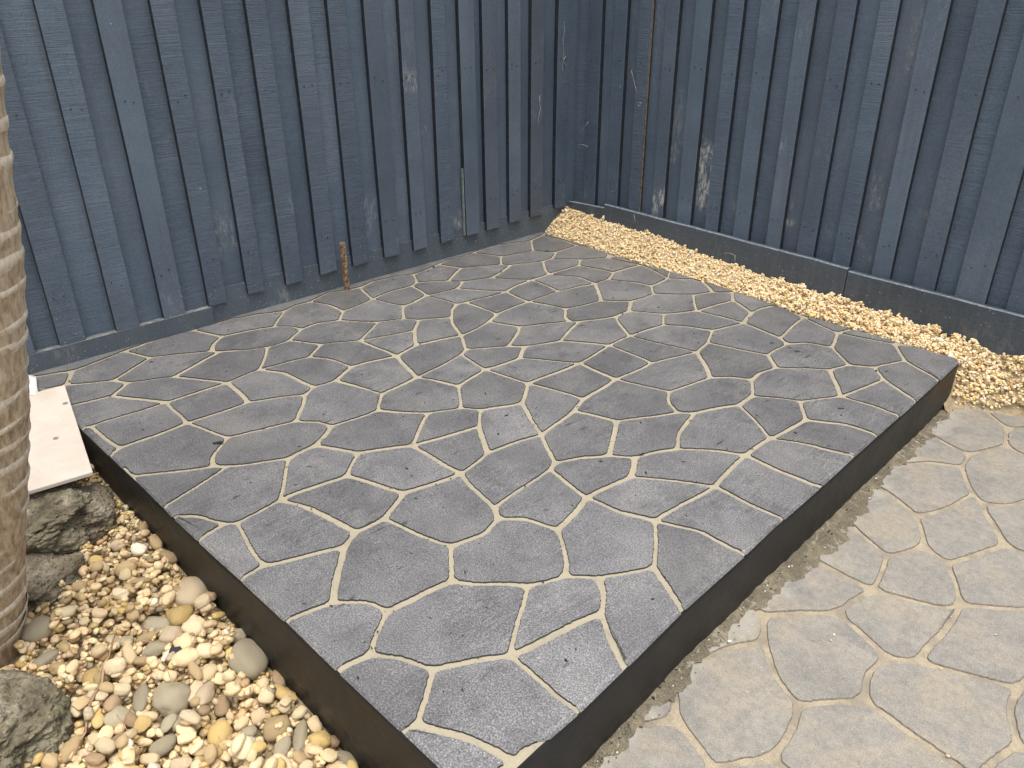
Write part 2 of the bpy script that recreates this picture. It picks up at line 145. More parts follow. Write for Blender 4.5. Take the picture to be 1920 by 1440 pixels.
class MT:
    """small node-material builder"""
    def __init__(s, name, rough=0.7, spec=0.4):
        s.m = bpy.data.materials.new(name); s.m.use_nodes = True; s.t = s.m.node_tree
        s.b = s.t.nodes['Principled BSDF']; s.b.inputs['Roughness'].default_value = rough
        s.b.inputs['Specular IOR Level'].default_value = spec
        s.tc = s.t.nodes.new('ShaderNodeTexCoord'); s.co = s.tc.outputs['Object']
    def n(s, ty, **k):
        nd = s.t.nodes.new(ty)
        for a, v in k.items(): setattr(nd, a, v)
        return nd
    def L(s, a, b): s.t.links.new(a, b)
    def rnd_co(s, amount=20.0):
        oi = s.n('ShaderNodeObjectInfo'); mu = s.n('ShaderNodeMath', operation='MULTIPLY'); s.L(oi.outputs['Random'], mu.inputs[0]); mu.inputs[1].default_value = amount
        va = s.n('ShaderNodeVectorMath', operation='ADD'); s.L(s.tc.outputs['Object'], va.inputs[0]); s.L(mu.outputs[0], va.inputs[1]); s.co = va.outputs[0]; s.rand = oi.outputs['Random']
    def mapping(s, scale=(1, 1, 1), rot=(0, 0, 0), co=None):
        mp = s.n('ShaderNodeMapping'); mp.inputs['Scale'].default_value = scale; mp.inputs['Rotation'].default_value = rot
        s.L(co or s.co, mp.inputs['Vector']); return mp.outputs[0]
    def noise(s, scale, detail=3, rough=0.6, co=None, dist=0.0):
        nd = s.n('ShaderNodeTexNoise'); nd.inputs['Scale'].default_value = scale; nd.inputs['Detail'].default_value = detail
        nd.inputs['Roughness'].default_value = rough; nd.inputs['Distortion'].default_value = dist; s.L(co or s.co, nd.inputs['Vector']); return nd.outputs['Fac']
    def ramp(s, fac, stops):
        r = s.n('ShaderNodeValToRGB'); e = r.color_ramp.elements
        while len(e) < len(stops): e.new(0.5)
        for el, (p, c) in zip(e, stops):
            el.position = p; el.color = (*c, 1) if len(c) == 3 else c
        s.L(fac, r.inputs[0]); return r.outputs[0]
    def g(s, fac, a, b):      # smooth 0..1 between a and b
        r = s.n('ShaderNodeMapRange', interpolation_type='SMOOTHSTEP'); r.inputs['From Min'].default_value = a; r.inputs['From Max'].default_value = b
        s.L(fac, r.inputs['Value']); return r.outputs[0]
    def mix(s, fac, a, b, mode='MIX'):
        m = s.n('ShaderNodeMix', data_type='RGBA', blend_type=mode)
        for i, v in ((0, fac), (6, a), (7, b)):
            if hasattr(v, 'links') or hasattr(v, 'is_linked'): s.L(v, m.inputs[i])
            elif isinstance(v, (int, float)): m.inputs[i].default_value = v
            else: m.inputs[i].default_value = (*v, 1)
        return m.outputs[2]
    def math(s, op, a, b=None):
        m = s.n('ShaderNodeMath', operation=op)
        for i, v in ((0, a), (1, b)):
            if v is None: continue
            if isinstance(v, (int, float)): m.inputs[i].default_value = v
            else: s.L(v, m.inputs[i])
        return m.outputs[0]
    def color(s, c):
        if isinstance(c, tuple): s.b.inputs['Base Color'].default_value = (*c, 1)
        else: s.L(c, s.b.inputs['Base Color'])
    def rough(s, r): s.L(r, s.b.inputs['Roughness'])
    def bump(s, h, strength=0.5, dist=0.002):
        b = s.n('ShaderNodeBump'); b.inputs['Strength'].default_value = strength; b.inputs['Distance'].default_value = dist
        s.L(h, b.inputs['Height'])
        if s.b.inputs['Normal'].links: s.L(s.b.inputs['Normal'].links[0].from_socket, b.inputs['Normal'])
        s.L(b.outputs[0], s.b.inputs['Normal'])

# ------------------------------------------------------------------ materials
def mat_stone_coat():
    m = MT('charcoal_stencil_coat', 0.5, 0.85); m.rnd_co(30); m.co = m.n('ShaderNodeNewGeometry').outputs['Position']
    big = m.noise(6, 4, 0.6); fine = m.noise(270, 3, 0.7); med = m.noise(70, 3, 0.6)
    st = m.noise(110, 3, 0.6, m.mapping((1, 0.12, 1), (0, 0, 0.9)), 0.4)
    c = m.ramp(fine, [(0.34, (0.040, 0.039, 0.040)), (0.50, (0.110, 0.107, 0.109)), (0.66, (0.250, 0.245, 0.246))])
    c = m.mix(m.g(big, 0.35, 0.7), c, m.mix(1.0, c, (1.42, 1.40, 1.37), 'MULTIPLY')); dk = m.noise(14, 4, 0.65, dist=0.5); c = m.mix(m.math('MULTIPLY', m.g(dk, 0.52, 0.70), 0.55), c, m.mix(1.0, c, (0.62, 0.61, 0.62), 'MULTIPLY')); du = m.noise(2.3, 4, 0.7); c = m.mix(m.math('MULTIPLY', m.g(du, 0.52, 0.70), 0.22), c, (0.24, 0.225, 0.195))
    sk = m.noise(120, 3, 0.7, m.mapping((1, 0.16, 1), (0, 0, 0.9)), 0.5); c = m.mix(m.math('MULTIPLY', m.g(m.noise(3.5, 3), 0.42, 0.62), 0.8), c, m.mix(1.0, c, m.ramp(sk, [(0.38, (0.68, 0.68, 0.68)), (0.60, (1.14, 1.14, 1.14))]), 'MULTIPLY'))
    pit = m.math('MULTIPLY', m.g(m.noise(60, 2, 0.5, m.mapping((1, 0.22, 1), (0, 0, 0.9)), 0.3), 0.66, 0.74), m.g(m.noise(5, 2, 0.5), 0.45, 0.62))
    c = m.mix(pit, c, (0.035, 0.034, 0.036))
    oi = m.math('MULTIPLY_ADD', m.rand, 0.30); m.t.nodes[-1].inputs[2].default_value = 0.82
    cb = m.n('ShaderNodeCombineColor'); [m.L(oi, cb.inputs[i]) for i in range(3)]
    m.color(m.mix(1.0, c, cb.outputs[0], 'MULTIPLY'))
    m.bump(st, 0.30, 0.0012); m.bump(fine, 0.40, 0.0008); m.bump(med, 0.25, 0.002)
    m.rough(m.math('ADD', m.math('MULTIPLY', med, 0.22), 0.27))
    return m.m
def mat_coat_edge():
    m = MT('coat_edge', 0.7, 0.3); n = m.noise(300, 3)
    m.color(m.ramp(n, [(0.3, (0.020, 0.018, 0.016)), (0.7, (0.06, 0.055, 0.05))])); m.bump(n, 0.5, 0.001); return m.m
def mat_grout():
    m = MT('cream_grout', 0.8, 0.25); f = m.noise(500, 3, 0.7); b = m.noise(9, 4)
    c = m.ramp(f, [(0.3, (0.27, 0.235, 0.165)), (0.7, (0.41, 0.36, 0.265))])
    c = m.mix(m.math('MULTIPLY', m.g(b, 0.42, 0.68), 0.8), c, (0.27, 0.242, 0.185)); c = m.mix(m.math('MULTIPLY', m.g(m.noise(60, 4, 0.75), 0.56, 0.68), 0.5), c, (0.15, 0.138, 0.115)); m.color(c); m.bump(f, 0.3, 0.0008); return m.m
def mat_slab_side():
    m = MT('black_painted_render', 0.42, 0.4)
    n = m.noise(7, 4, 0.6); f = m.noise(60, 4, 0.6, m.mapping((1, 1, 1)))
    br = m.noise(220, 3, 0.6, m.mapping((0.06, 0.06, 1.0)))
    c = m.ramp(n, [(0.35, (0.0050, 0.0050, 0.0054)), (0.52, (0.0095, 0.0092, 0.0095)), (0.72, (0.019, 0.0175, 0.0165))])
    ge = m.n('ShaderNodeNewGeometry').outputs['Position']; sx = m.n('ShaderNodeSeparateXYZ'); m.L(ge, sx.inputs[0]); du = m.math('MULTIPLY', m.g(sx.outputs[2], 0.05, -0.03), m.g(m.noise(38, 5, 0.75), 0.44, 0.60)); c = m.mix(m.math('MULTIPLY', du, 0.22), c, (0.10, 0.088, 0.07))
    m.color(c); m.bump(br, 0.5, 0.003); m.bump(f, 0.3, 0.003); m.rough(m.math('ADD', m.math('MULTIPLY', n, 0.4), 0.3)); return m.m
def mat_paver():
    m = MT('weathered_paver', 0.75, 0.3); wco = m.tc.outputs['Object']
    ge = m.n('ShaderNodeNewGeometry').outputs['Position']; m.co = ge
    a = m.noise(4.6, 5, 0.66, dist=0.6); b = m.noise(11, 5, 0.6, dist=0.4); f = m.noise(330, 3, 0.75); st = m.noise(22, 3, 0.6, m.mapping((0.35, 1.4, 1), (0, 0, 0.3)))
    c = m.ramp(a, [(0.36, (0.115, 0.112, 0.113)), (0.5, (0.190, 0.174, 0.153)), (0.63, (0.285, 0.232, 0.163))])
    c = m.mix(m.math('MULTIPLY', m.g(b, 0.45, 0.72), 0.6), c, (0.31, 0.285, 0.235))
    c = m.mix(m.math('MULTIPLY', m.g(st, 0.56, 0.72), 0.55), c, (0.135, 0.132, 0.130))
    c = m.mix(0.55, c, m.ramp(f, [(0.34, (0.13, 0.124, 0.115)), (0.66, (0.40, 0.372, 0.32))]))
    mo = m.noise(55, 5, 0.75); c = m.mix(0.38, c, m.mix(1.0, c, m.ramp(mo, [(0.36, (0.66, 0.65, 0.64)), (0.5, (1, 1, 1)), (0.64, (1.32, 1.30, 1.25))]), 'MULTIPLY'))
    c = m.mix(m.math('MULTIPLY', m.g(m.noise(38, 4, 0.8, m.mapping((1, 2.2, 1), (0, 0, 1.1))), 0.62, 0.70), 0.6), c, (0.09, 0.088, 0.085))
    # pale cement wash left where the new slab was poured: distance from the slab's right side
    sx = m.n('ShaderNodeSeparateXYZ'); m.L(ge, sx.inputs[0])
    d = m.math('SUBTRACT', m.math('MULTIPLY_ADD', sx.outputs[1], 0.075), 0.0); m.t.nodes[-2].inputs[2].default_value = 0 if False else 0
    edge = m.math('ADD', m.math('ADD', sx.outputs[0], m.math('MULTIPLY', sx.outputs[1], 0.062)), m.math('MULTIPLY', b, -0.26))
    c = m.mix(m.math('MULTIPLY', m.g(edge, 2.29, 2.20), 0.45), c, (0.38, 0.365, 0.32))
    m.color(c); m.bump(f, 0.25, 0.0008); m.bump(b, 0.2, 0.003); return m.m
def mat_sand_joint():
    m = MT('sand_joint', 0.9, 0.15); f = m.noise(420, 3, 0.8); b = m.noise(14, 4)
    c = m.ramp(f, [(0.28, (0.20, 0.165, 0.11)), (0.5, (0.37, 0.31, 0.22)), (0.72, (0.52, 0.45, 0.34))])
    c = m.mix(m.math('MULTIPLY', m.g(b, 0.40, 0.64), 0.75), c, (0.215, 0.19, 0.155)); m.color(c); m.bump(f, 0.8, 0.002); return m.m
def mat_mortar():
    m = MT('spilt_mortar', 0.85, 0.2); f = m.noise(260, 4, 0.75); b = m.noise(16, 5, 0.65, dist=0.6)
    c = m.ramp(b, [(0.35, (0.060, 0.051, 0.036)), (0.5, (0.125, 0.103, 0.066)), (0.66, (0.235, 0.195, 0.125))])
    c = m.mix(m.g(m.noise(26, 4, 0.7, dist=0.8), 0.56, 0.63), c, (0.30, 0.275, 0.22)); c = m.mix(0.4, c, m.ramp(f, [(0.35, (0.035, 0.032, 0.028)), (0.6, (0.34, 0.30, 0.22))])); m.color(c); m.bump(f, 0.8, 0.003); return m.m
def mat_paint(name, saw, tint=(1, 1, 1), scuff=1.0, dark=1.0):
    """navy grey fence paint over rough-sawn timber; saw = strength of the saw marks"""
    m = MT(name, 0.5, 0.5); m.rnd_co(40)
    ge = m.n('ShaderNodeNewGeometry').outputs['Position']
    big = m.noise(2.2, 4, 0.6); fine = m.noise(160, 4, 0.7)
    c = m.ramp(big, [(0.3, (0.0661*dark, 0.0946*dark, 0.1305*dark)), (0.55, (0.0875*dark, 0.1219*dark, 0.1659*dark)), (0.75, (0.1172*dark, 0.1492*dark, 0.1918*dark))])
    c = m.mix(1.0, c, tint, 'MULTIPLY')
    oi = m.math('MULTIPLY_ADD', m.rand, 0.30); m.t.nodes[-1].inputs[2].default_value = 0.80
    cb = m.n('ShaderNodeCombineColor'); [m.L(oi, cb.inputs[i]) for i in range(3)]
    c = m.mix(1.0, c, cb.outputs[0], 'MULTIPLY')
    # purple-grey worn streaks along the grain
    gr = m.noise(30, 3, 0.6, m.mapping((1, 1, 0.05)))
    c = m.mix(m.math('MULTIPLY', m.g(gr, 0.5, 0.7), 0.45), c, (0.088, 0.096, 0.118))
    # chalky scuffs, mostly low on the boards
    sx = m.n('ShaderNodeSeparateXYZ'); m.L(ge, sx.inputs[0])
    low = m.g(sx.outputs[2], 1.15, 0.45)
    p = m.noise(3.0, 3, 0.6, m.mapping((1, 1, 0.75))); q = m.noise(70, 5, 0.8, m.mapping((1, 1, 0.3), (0.1, 0, 0), ge), 0.5)
    sc_ = m.math('MULTIPLY', m.math('MULTIPLY', m.g(p, 0.56, 0.70), m.g(q, 0.44, 0.66)), m.math('MULTIPLY', m.math('ADD', m.math('MULTIPLY', low, 0.8), 0.25), 0.50*scuff))
    c = m.mix(sc_, c, (0.40, 0.40, 0.37))
    # paint / cement specks
    v = m.n('ShaderNodeTexVoronoi'); v.inputs['Scale'].default_value = 16; m.L(ge, v.inputs['Vector'])
    wn = m.n('ShaderNodeSeparateColor'); m.L(v.outputs['Color'], wn.inputs[0])
    sp = m.math('MULTIPLY', m.math('LESS_THAN', v.outputs['Distance'], m.math('MULTIPLY', wn.outputs[1], 0.05)), m.math('GREATER_THAN', wn.outputs[0], 0.60))
    v2 = m.n('ShaderNodeTexVoronoi'); v2.inputs['Scale'].default_value = 60; m.L(ge, v2.inputs['Vector'])
    w2 = m.n('ShaderNodeSeparateColor'); m.L(v2.outputs['Color'], w2.inputs[0])
    lowg = m.g(sx.outputs[2], 0.65, 0.2)
    sp2 = m.math('MULTIPLY', m.math('MULTIPLY', m.math('LESS_THAN', v2.outputs['Distance'], 0.11), m.math('GREATER_THAN', w2.outputs[0], 0.80)), lowg)
    c = m.mix(m.math('MULTIPLY', m.math('MAXIMUM', sp, sp2), 0.8), c, (0.52, 0.52, 0.48))
    # dust low down
    c = m.mix(m.math('MULTIPLY', m.math('MULTIPLY', m.g(sx.outputs[2], 0.5, 0.18), m.g(q, 0.38, 0.62)), 0.16), c, (0.14, 0.125, 0.10))
    # saw marks run across the board, slightly slanted; the paint is thinner on their ridges
    sw = m.noise(1.0, 5, 0.75, m.mapping((7, 7, 210), (0.08, 0.08, 0)), 0.3)
    c = m.mix(0.42*saw, c, m.mix(1.0, c, m.ramp(sw, [(0.36, (0.55, 0.55, 0.57)), (0.5, (0.98, 0.98, 0.98)), (0.62, (1.55, 1.5, 1.42))]), 'MULTIPLY'))
    c = m.mix(0.5, c, m.mix(1.0, c, m.ramp(fine, [(0.36, (0.6, 0.6, 0.6)), (0.64, (1.35, 1.35, 1.35))]), 'MULTIPLY'))
    m.color(c)
    m.rough(m.math('ADD', m.math('MULTIPLY', fine, 0.3), 0.38))
    m.bump(sw, saw, 0.0042); m.bump(fine, 0.22, 0.0012); m.bump(gr, 0.25, 0.0012)
    # knots
    kn = m.n('ShaderNodeTexVoronoi'); kn.inputs['Scale'].default_value = 3.0; m.L(m.co, kn.inputs['Vector'])
    m.bump(m.math('SINE', m.math('MULTIPLY', m.math('MINIMUM', kn.outputs['Distance'], 0.09), 240)), 0.28, 0.001)
    return m.m
def mat_simple(name, c0, c1, scale=80, rough=0.8, spec=0.3, bs=0.4, bd=0.002, detail=4):
    m = MT(name, rough, spec); m.rnd_co(9); n = m.noise(scale, detail, 0.65)
    m.color(m.ramp(n, [(0.32, c0), (0.68, c1)])); m.bump(n, bs, bd); return m.m
def mat_pebble(name, base, var=0.25, grain=0.0):
    m = MT(name, 0.75, 0.22); m.rnd_co(9)
    a = m.noise(45, 4, 0.6, dist=0.6); f = m.noise(500, 3, 0.7)
    lo = tuple(v*(1-var) for v in base); hi = tuple(min(0.9, v*(1+var*0.8)) for v in base)
    c = m.ramp(a, [(0.3, lo), (0.55, base), (0.75, hi)])
    rust = m.noise(25, 3, 0.6, m.mapping((1, 1, 1), (1, 2, 3)))
    c = m.mix(m.math('MULTIPLY', m.g(rust, 0.48, 0.68), 0.65), c, (base[0]*0.80, base[1]*0.60, base[2]*0.36))
    bl = m.noise(60, 3, 0.6, m.mapping((1, 1, 1), (3, 1, 2))); c = m.mix(m.math('MULTIPLY', m.g(bl, 0.55, 0.72), 0.4), c, tuple(min(0.85, v*1.45+0.04) for v in base))
    c = m.mix(0.35, c, m.ramp(m.noise(420, 3, 0.8), [(0.34, tuple(v*0.45 for v in base)), (0.62, tuple(min(.9, v*1.4) for v in base))]))
    if grain: c = m.mix(grain, c, m.ramp(m.noise(330, 2, 0.8), [(0.36, tuple(v*0.25 for v in base)), (0.6, tuple(min(.9, v*1.5) for v in base))]))
    oi = m.math('MULTIPLY_ADD', m.rand, 0.4); m.t.nodes[-1].inputs[2].default_value = 0.8
    cb = m.n('ShaderNodeCombineColor'); [m.L(oi, cb.inputs[i]) for i in range(3)]
    m.color(m.mix(1.0, c, cb.outputs[0], 'MULTIPLY')); m.bump(f, 0.25, 0.0006); m.bump(a, 0.3, 0.003); return m.m
def mat_pebble_attr():
    m = MT('mixed_pebbles', 0.85, 0.15); at = m.n('ShaderNodeAttribute', attribute_name='stone_colour')
    ge = m.n('ShaderNodeNewGeometry').outputs['Position']; m.co = ge; a = m.noise(120, 4, 0.65); f = m.noise(700, 2, 0.6)
    m.color(m.mix(1.0, at.outputs['Color'], m.ramp(a, [(0.3, (0.72, 0.66, 0.55)), (0.6, (1.08, 1.06, 1.02))]), 'MULTIPLY')); m.bump(f, 0.3, 0.0006); return m.m
def mat_rock(name, c0, c1, c2):
    m = MT(name, 0.95, 0.15); m.rnd_co(5); a = m.noise(14, 6, 0.7); v = m.n('ShaderNodeTexVoronoi'); v.inputs['Scale'].default_value = 75
    m.L(m.mapping((1, 1, 1.6)), v.inputs['Vector']); f = m.noise(160, 4, 0.75)
    c = m.ramp(a, [(0.32, c0), (0.5, c1), (0.68, c2)])
    c = m.mix(m.math('MULTIPLY', m.g(f, 0.5, 0.36), 0.6), c, (0.045, 0.04, 0.035))
    c = m.mix(m.math('MULTIPLY', m.g(m.noise(9, 3), 0.55, 0.7), 0.5), c, (0.17, 0.16, 0.09))
    m.color(c); m.bump(v.outputs['Distance'], 0.9, 0.006); m.bump(f, 0.9, 0.005); return m.m
def mat_trunk():
    m = MT('palm_bark', 0.8, 0.25); ve = m.noise(60, 4, 0.7, m.mapping((1, 1, 0.28))); a = m.noise(16, 4, 0.65); f = m.noise(220, 3, 0.7)
    c = m.ramp(ve, [(0.34, (0.23, 0.165, 0.10)), (0.5, (0.40, 0.31, 0.21)), (0.66, (0.54, 0.45, 0.33))])
    c = m.mix(m.math('MULTIPLY', m.g(a, 0.5, 0.72), 0.55), c, (0.47, 0.39, 0.28))
    m.color(c); m.bump(ve, 0.9, 0.004); m.bump(f, 0.5, 0.0015); return m.m
def mat_scar():
    m = MT('palm_leaf_scar', 0.85, 0.2); ve = m.noise(90, 4, 0.75, m.mapping((1, 1, 0.35))); a = m.noise(25, 3)
    c = m.ramp(ve, [(0.3, (0.38, 0.31, 0.22)), (0.5, (0.54, 0.47, 0.37)), (0.7, (0.66, 0.60, 0.51))])
    c = m.mix(m.math('MULTIPLY', m.g(a, 0.55, 0.75), 0.5), c, (0.33, 0.245, 0.15)); m.color(c); m.bump(ve, 0.7, 0.003); return m.m
def mat_marble():
    m = MT('white_marble', 0.45, 0.4); a = m.noise(5, 6, 0.7, dist=1.2); v = m.noise(3.2, 5, 0.6, m.mapping((1, 2.3, 1), (0, 0, 0.6)), 2.0)
    c = m.ramp(a, [(0.35, (0.50, 0.43, 0.355)), (0.65, (0.57, 0.51, 0.44))])
    vein = m.math('MULTIPLY', m.g(v, 0.60, 0.66), m.g(v, 0.72, 0.66)); c = m.mix(m.math('MULTIPLY', vein, 0.35), c, (0.42, 0.39, 0.34)); m.color(c); return m.m
def mat_rust():
    m = MT('rusty_steel', 0.9, 0.2); a = m.noise(90, 5, 0.75); b = m.noise(30, 3)
    c = m.ramp(a, [(0.36, (0.06, 0.03, 0.018)), (0.5, (0.20, 0.115, 0.06)), (0.62, (0.42, 0.33, 0.23))])
    c = m.mix(m.math('MULTIPLY', m.g(b, 0.5, 0.7), 0.5), c, (0.26, 0.13, 0.055)); m.color(c); m.bump(a, 0.9, 0.002); return m.m

M = dict(ledge=mat_simple('cemented_ledge', (0.09, 0.10, 0.105), (0.26, 0.26, 0.25), 40), paint_scuffed=mat_paint('scuffed_navy_paint', 0.3, (1.1, 1.04, 1.0), 4.5), paver_edge=mat_simple('paver_edge', (0.13, 0.112, 0.088), (0.26, 0.225, 0.175), 120), board_edge=mat_simple('shaded_board_edge', (0.010, 0.013, 0.018), (0.032, 0.040, 0.052), 60), coat=mat_stone_coat(), edge=mat_coat_edge(), grout=mat_grout(), side=mat_slab_side(), paver=mat_paver(), sand=mat_sand_joint(), mortar=mat_mortar(),  # board_edge: shade in the gaps between palings, put in as a near-black colour
    paint_saw=mat_paint('navy_paint_on_sawn_timber', 0.85), paint_mid=mat_paint('navy_paint_light_saw', 0.45), paint_smooth=mat_paint('navy_paint_on_dressed_timber', 0.12, (1.08, 1.05, 1.02), 1.2),
    paint_worn=mat_paint('worn_navy_paint', 0.25, (1.12, 1.02, 0.96), 1.6), paint_gap=mat_simple('unpainted_gap_timber', (0.10, 0.07, 0.045), (0.30, 0.22, 0.14), 60),
    plinth=mat_paint('navy_paint_on_plinth', 0.25, (1.0, 0.95, 0.86), 1.0, 0.95), sleeper=mat_paint('charcoal_paint_on_sleeper', 0.35, (1.0, 0.94, 0.88), 0.5, 0.78),
    worn_top=mat_simple('worn_top_edge', (0.10, 0.12, 0.145), (0.27, 0.29, 0.31), 70), rock=mat_rock('pitted_basalt', (0.07, 0.06, 0.038), (0.20, 0.172, 0.115), (0.38, 0.34, 0.25)),
    rock_tan=mat_rock('weathered_tan_rock', (0.10, 0.082, 0.055), (0.215, 0.18, 0.125), (0.34, 0.295, 0.22)), trunk=mat_trunk(), scar=mat_scar(), marble=mat_marble(), rust=mat_rust(),
    peb=mat_pebble_attr(), soil=mat_simple('sandy_soil', (0.22, 0.17, 0.10), (0.42, 0.33, 0.21), 90), straw=mat_simple('dry_straw', (0.36, 0.22, 0.11), (0.55, 0.38, 0.21), 60),
    stalk=mat_simple('dry_stalk', (0.24, 0.14, 0.075), (0.46, 0.31, 0.19), 40), flake=mat_simple('coating_flake', (0.012, 0.012, 0.013), (0.04, 0.04, 0.042), 90), crumb=mat_simple('white_crumb', (0.62, 0.58, 0.48), (0.82, 0.80, 0.74), 90),
    web=mat_simple('pale_fibre', (0.35, 0.30, 0.24), (0.62, 0.58, 0.50), 60), nail=mat_simple('painted_nail', (0.015, 0.02, 0.028), (0.05, 0.055, 0.06), 90), hole=mat_simple('drill_hole', (0.16, 0.15, 0.13), (0.26, 0.25, 0.22), 90),
    plastic=mat_simple('black_plastic', (0.01, 0.01, 0.012), (0.025, 0.025, 0.03), 50, 0.25, 0.6), film=mat_simple('pale_plastic_film', (0.62, 0.58, 0.55), (0.78, 0.74, 0.70), 30, 0.3, 0.5), leaf=mat_simple('dead_leaf', (0.20, 0.10, 0.06), (0.36, 0.20, 0.13), 50), peat=mat_simple('weedy_debris', (0.05, 0.05, 0.02), (0.14, 0.12, 0.05), 90))
PCOL = dict(cream=(0.62, 0.485, 0.295), pale=(0.60, 0.49, 0.32), tan=(0.43, 0.32, 0.175), slate=(0.325, 0.285, 0.200), brown=(0.33, 0.235, 0.14), gold=(0.50, 0.36, 0.15), speck=(0.37, 0.32, 0.22), white=(0.72, 0.66, 0.52), pink=(0.47, 0.375, 0.255))
PM = {k: mat_pebble('pebble_'+k, v, 0.22, 0.5 if k == 'speck' else (0.15 if k in ('pale', 'gold') else 0.0)) for k, v in PCOL.items()}

# ------------------------------------------------------------------ ground
gm = pydata('ground', [(-40, -40, -0.2), (40, -40, -0.2), (40, 40, -0.2), (-40, 40, -0.2)], [(0, 1, 2, 3)])
tag(link('ground', gm, M['soil']), kind='structure')

# ------------------------------------------------------------------ joint network -> stones
def stones_from_graph(nodes, faces, border, jw, seed, bulge=0.03, seg=0.026, border_in=0.006):
    nodes = [Vector((x/1000, y/1000)) for x, y in nodes]; bs = set((min(a, b), max(a, b)) for a, b in border); r = random.Random(seed); cache = {}
    def edge(a, b):
        k = (min(a, b), max(a, b))
        if k not in cache:
            p, q = nodes[k[0]], nodes[k[1]]; d = q - p; L = d.length; n = Vector((-d.y, d.x))/max(L, 1e-6)
            if k in bs: cache[k] = ([p, q], border_in, True)
            else:
                m = max(1, int(L/seg)); a1 = r.uniform(-1, 1)*bulge*L if L > 0.06 else 0; a2 = r.uniform(-1, 1)*0.012*L
                pts = []
                for i in range(m+1):
                    t = i/m; off = a1*sin(pi*t) + a2*sin(2*pi*t)*1.0 + (r.uniform(-1, 1)*0.0009 if 0 < i < m else 0)
                    pts.append(p + d*t + n*off)
                cache[k] = (pts, jw*0.5*r.uniform(0.72, 1.3), False)
        pts, w_, isb = cache[k]
        return (pts if a == k[0] else pts[::-1]), w_, isb
    res = []
    for f in faces:
        P = []; W = []; B = []
        for a, b in zip(f, f[1:]+f[:1]):
            pts, w_, isb = edge(a, b)
            pts_ = pts
            for p in pts_[:-1]: P.append(p); W.append(w_); B.append(isb)
        n = len(P); area = 0.5*sum(P[i].x*P[(i+1) % n].y - P[(i+1) % n].x*P[i].y for i in range(n))
        Q = []
        for i in range(n):
            p0, p1, p2 = P[i-1], P[i], P[(i+1) % n]; d1 = (p1-p0); d2 = (p2-p1)
            if d1.length < 1e-6 or d2.length < 1e-6: continue
            d1.normalize(); d2.normalize(); n1 = Vector((-d1.y, d1.x)); n2 = Vector((-d2.y, d2.x)); w1, w2 = W[i-1], W[i]
            cr = d1.x*d2.y - d1.y*d2.x
            if abs(cr) < 0.18: off = (n1+n2)*0.5*((w1+w2)*0.5)
            else:
                # intersection of the two offset lines
                a0 = p1 + n1*w1; b0 = p1 + n2*w2; t = ((b0.x-a0.x)*d2.y - (b0.y-a0.y)*d2.x)/cr; off = (a0 + d1*t) - p1
                mx = 2.4*max(w1, w2)
                if off.length > mx: off = off*(mx/off.length)
            Q.append(p1 + off)
        nb = [B[i] or B[i-1] for i in range(len(Q))] if len(Q) == n else [False]*len(Q)
        for _ in range(3):
            Q2 = []; nb2 = []
            for i in range(len(Q)):
                a, p, n_ = Q[i], Q[i-1], Q[(i+1) % len(Q)]
                if nb[i]: Q2.append(a); nb2.append(True)
                else: Q2 += [a*0.75 + p*0.25, a*0.75 + n_*0.25]; nb2 += [False, False]
            Q, nb = Q2, nb2
        # merge very close points
        Q3 = []; nb3 = []
        for p, b in zip(Q, nb):
            if not Q3 or (p-Q3[-1]).length > 0.0045: Q3.append(p); nb3.append(b)
        Q3 = [p + Vector((r.uniform(-1, 1), r.uniform(-1, 1)))*(0.0013) for p in Q3]
        res.append((Q3, nb3, area))
    return res
def inward(Q, d):
    n = len(Q); out = []
    for i in range(n):
        t = (Q[(i+1) % n] - Q[i-1]); L = t.length or 1; out.append(Q[i] + Vector((-t.y, t.x))*(d/L))
    return out
def stone_mesh(name, Q, nb, z0, z1, bev, r, soft=0.0):
    c = sum(Q, Vector((0, 0)))/len(Q); n = len(Q)
    tilt = (r.uniform(-1, 1)*0.003, r.uniform(-1, 1)*0.003)
    r1 = inward(Q, bev*0.35); r2 = inward(Q, bev); b1 = inward(Q, 0.005); b2 = inward(Q, 0.013)
    r1 = [b if k else a for a, b, k in zip(r1, b1, nb)]; r2 = [b if k else a for a, b, k in zip(r2, b2, nb)]
    v = []
    for p, k in zip(Q, nb): v.append((p.x-c.x, p.y-c.y, z0-(0.0015 if k else 0.0)))
    for p, k in zip(r1, nb): v.append((p.x-c.x, p.y-c.y, z0+(z1-z0)*(0.55 if k else 0.72)))
    for p in r2: v.append((p.x-c.x, p.y-c.y, z1 + (p.x-c.x)*tilt[0] + (p.y-c.y)*tilt[1]))
    f = []; mi = []
    for k in range(2):
        for i in range(n):
            j = (i+1) % n; f.append((k*n+i, k*n+j, (k+1)*n+j, (k+1)*n+i)); mi.append(1 if not (nb[i] or nb[j]) else 0)
    f.append(tuple(2*n+i for i in range(n))); mi.append(0)
    return pydata(name, v, f, False, mi), c

# ------------------------------------------------------------------ raised slab
slab = empty('raised_slab', (1.2, -1.35, -0.15))
tag(slab, 'raised concrete slab with charcoal crazy paving pattern, cream joints and black painted sides', 'concrete slab')
SO = Vector(slab.location)
nodes = [(x/1000, y/1000) for x, y in SLAB_NODES]
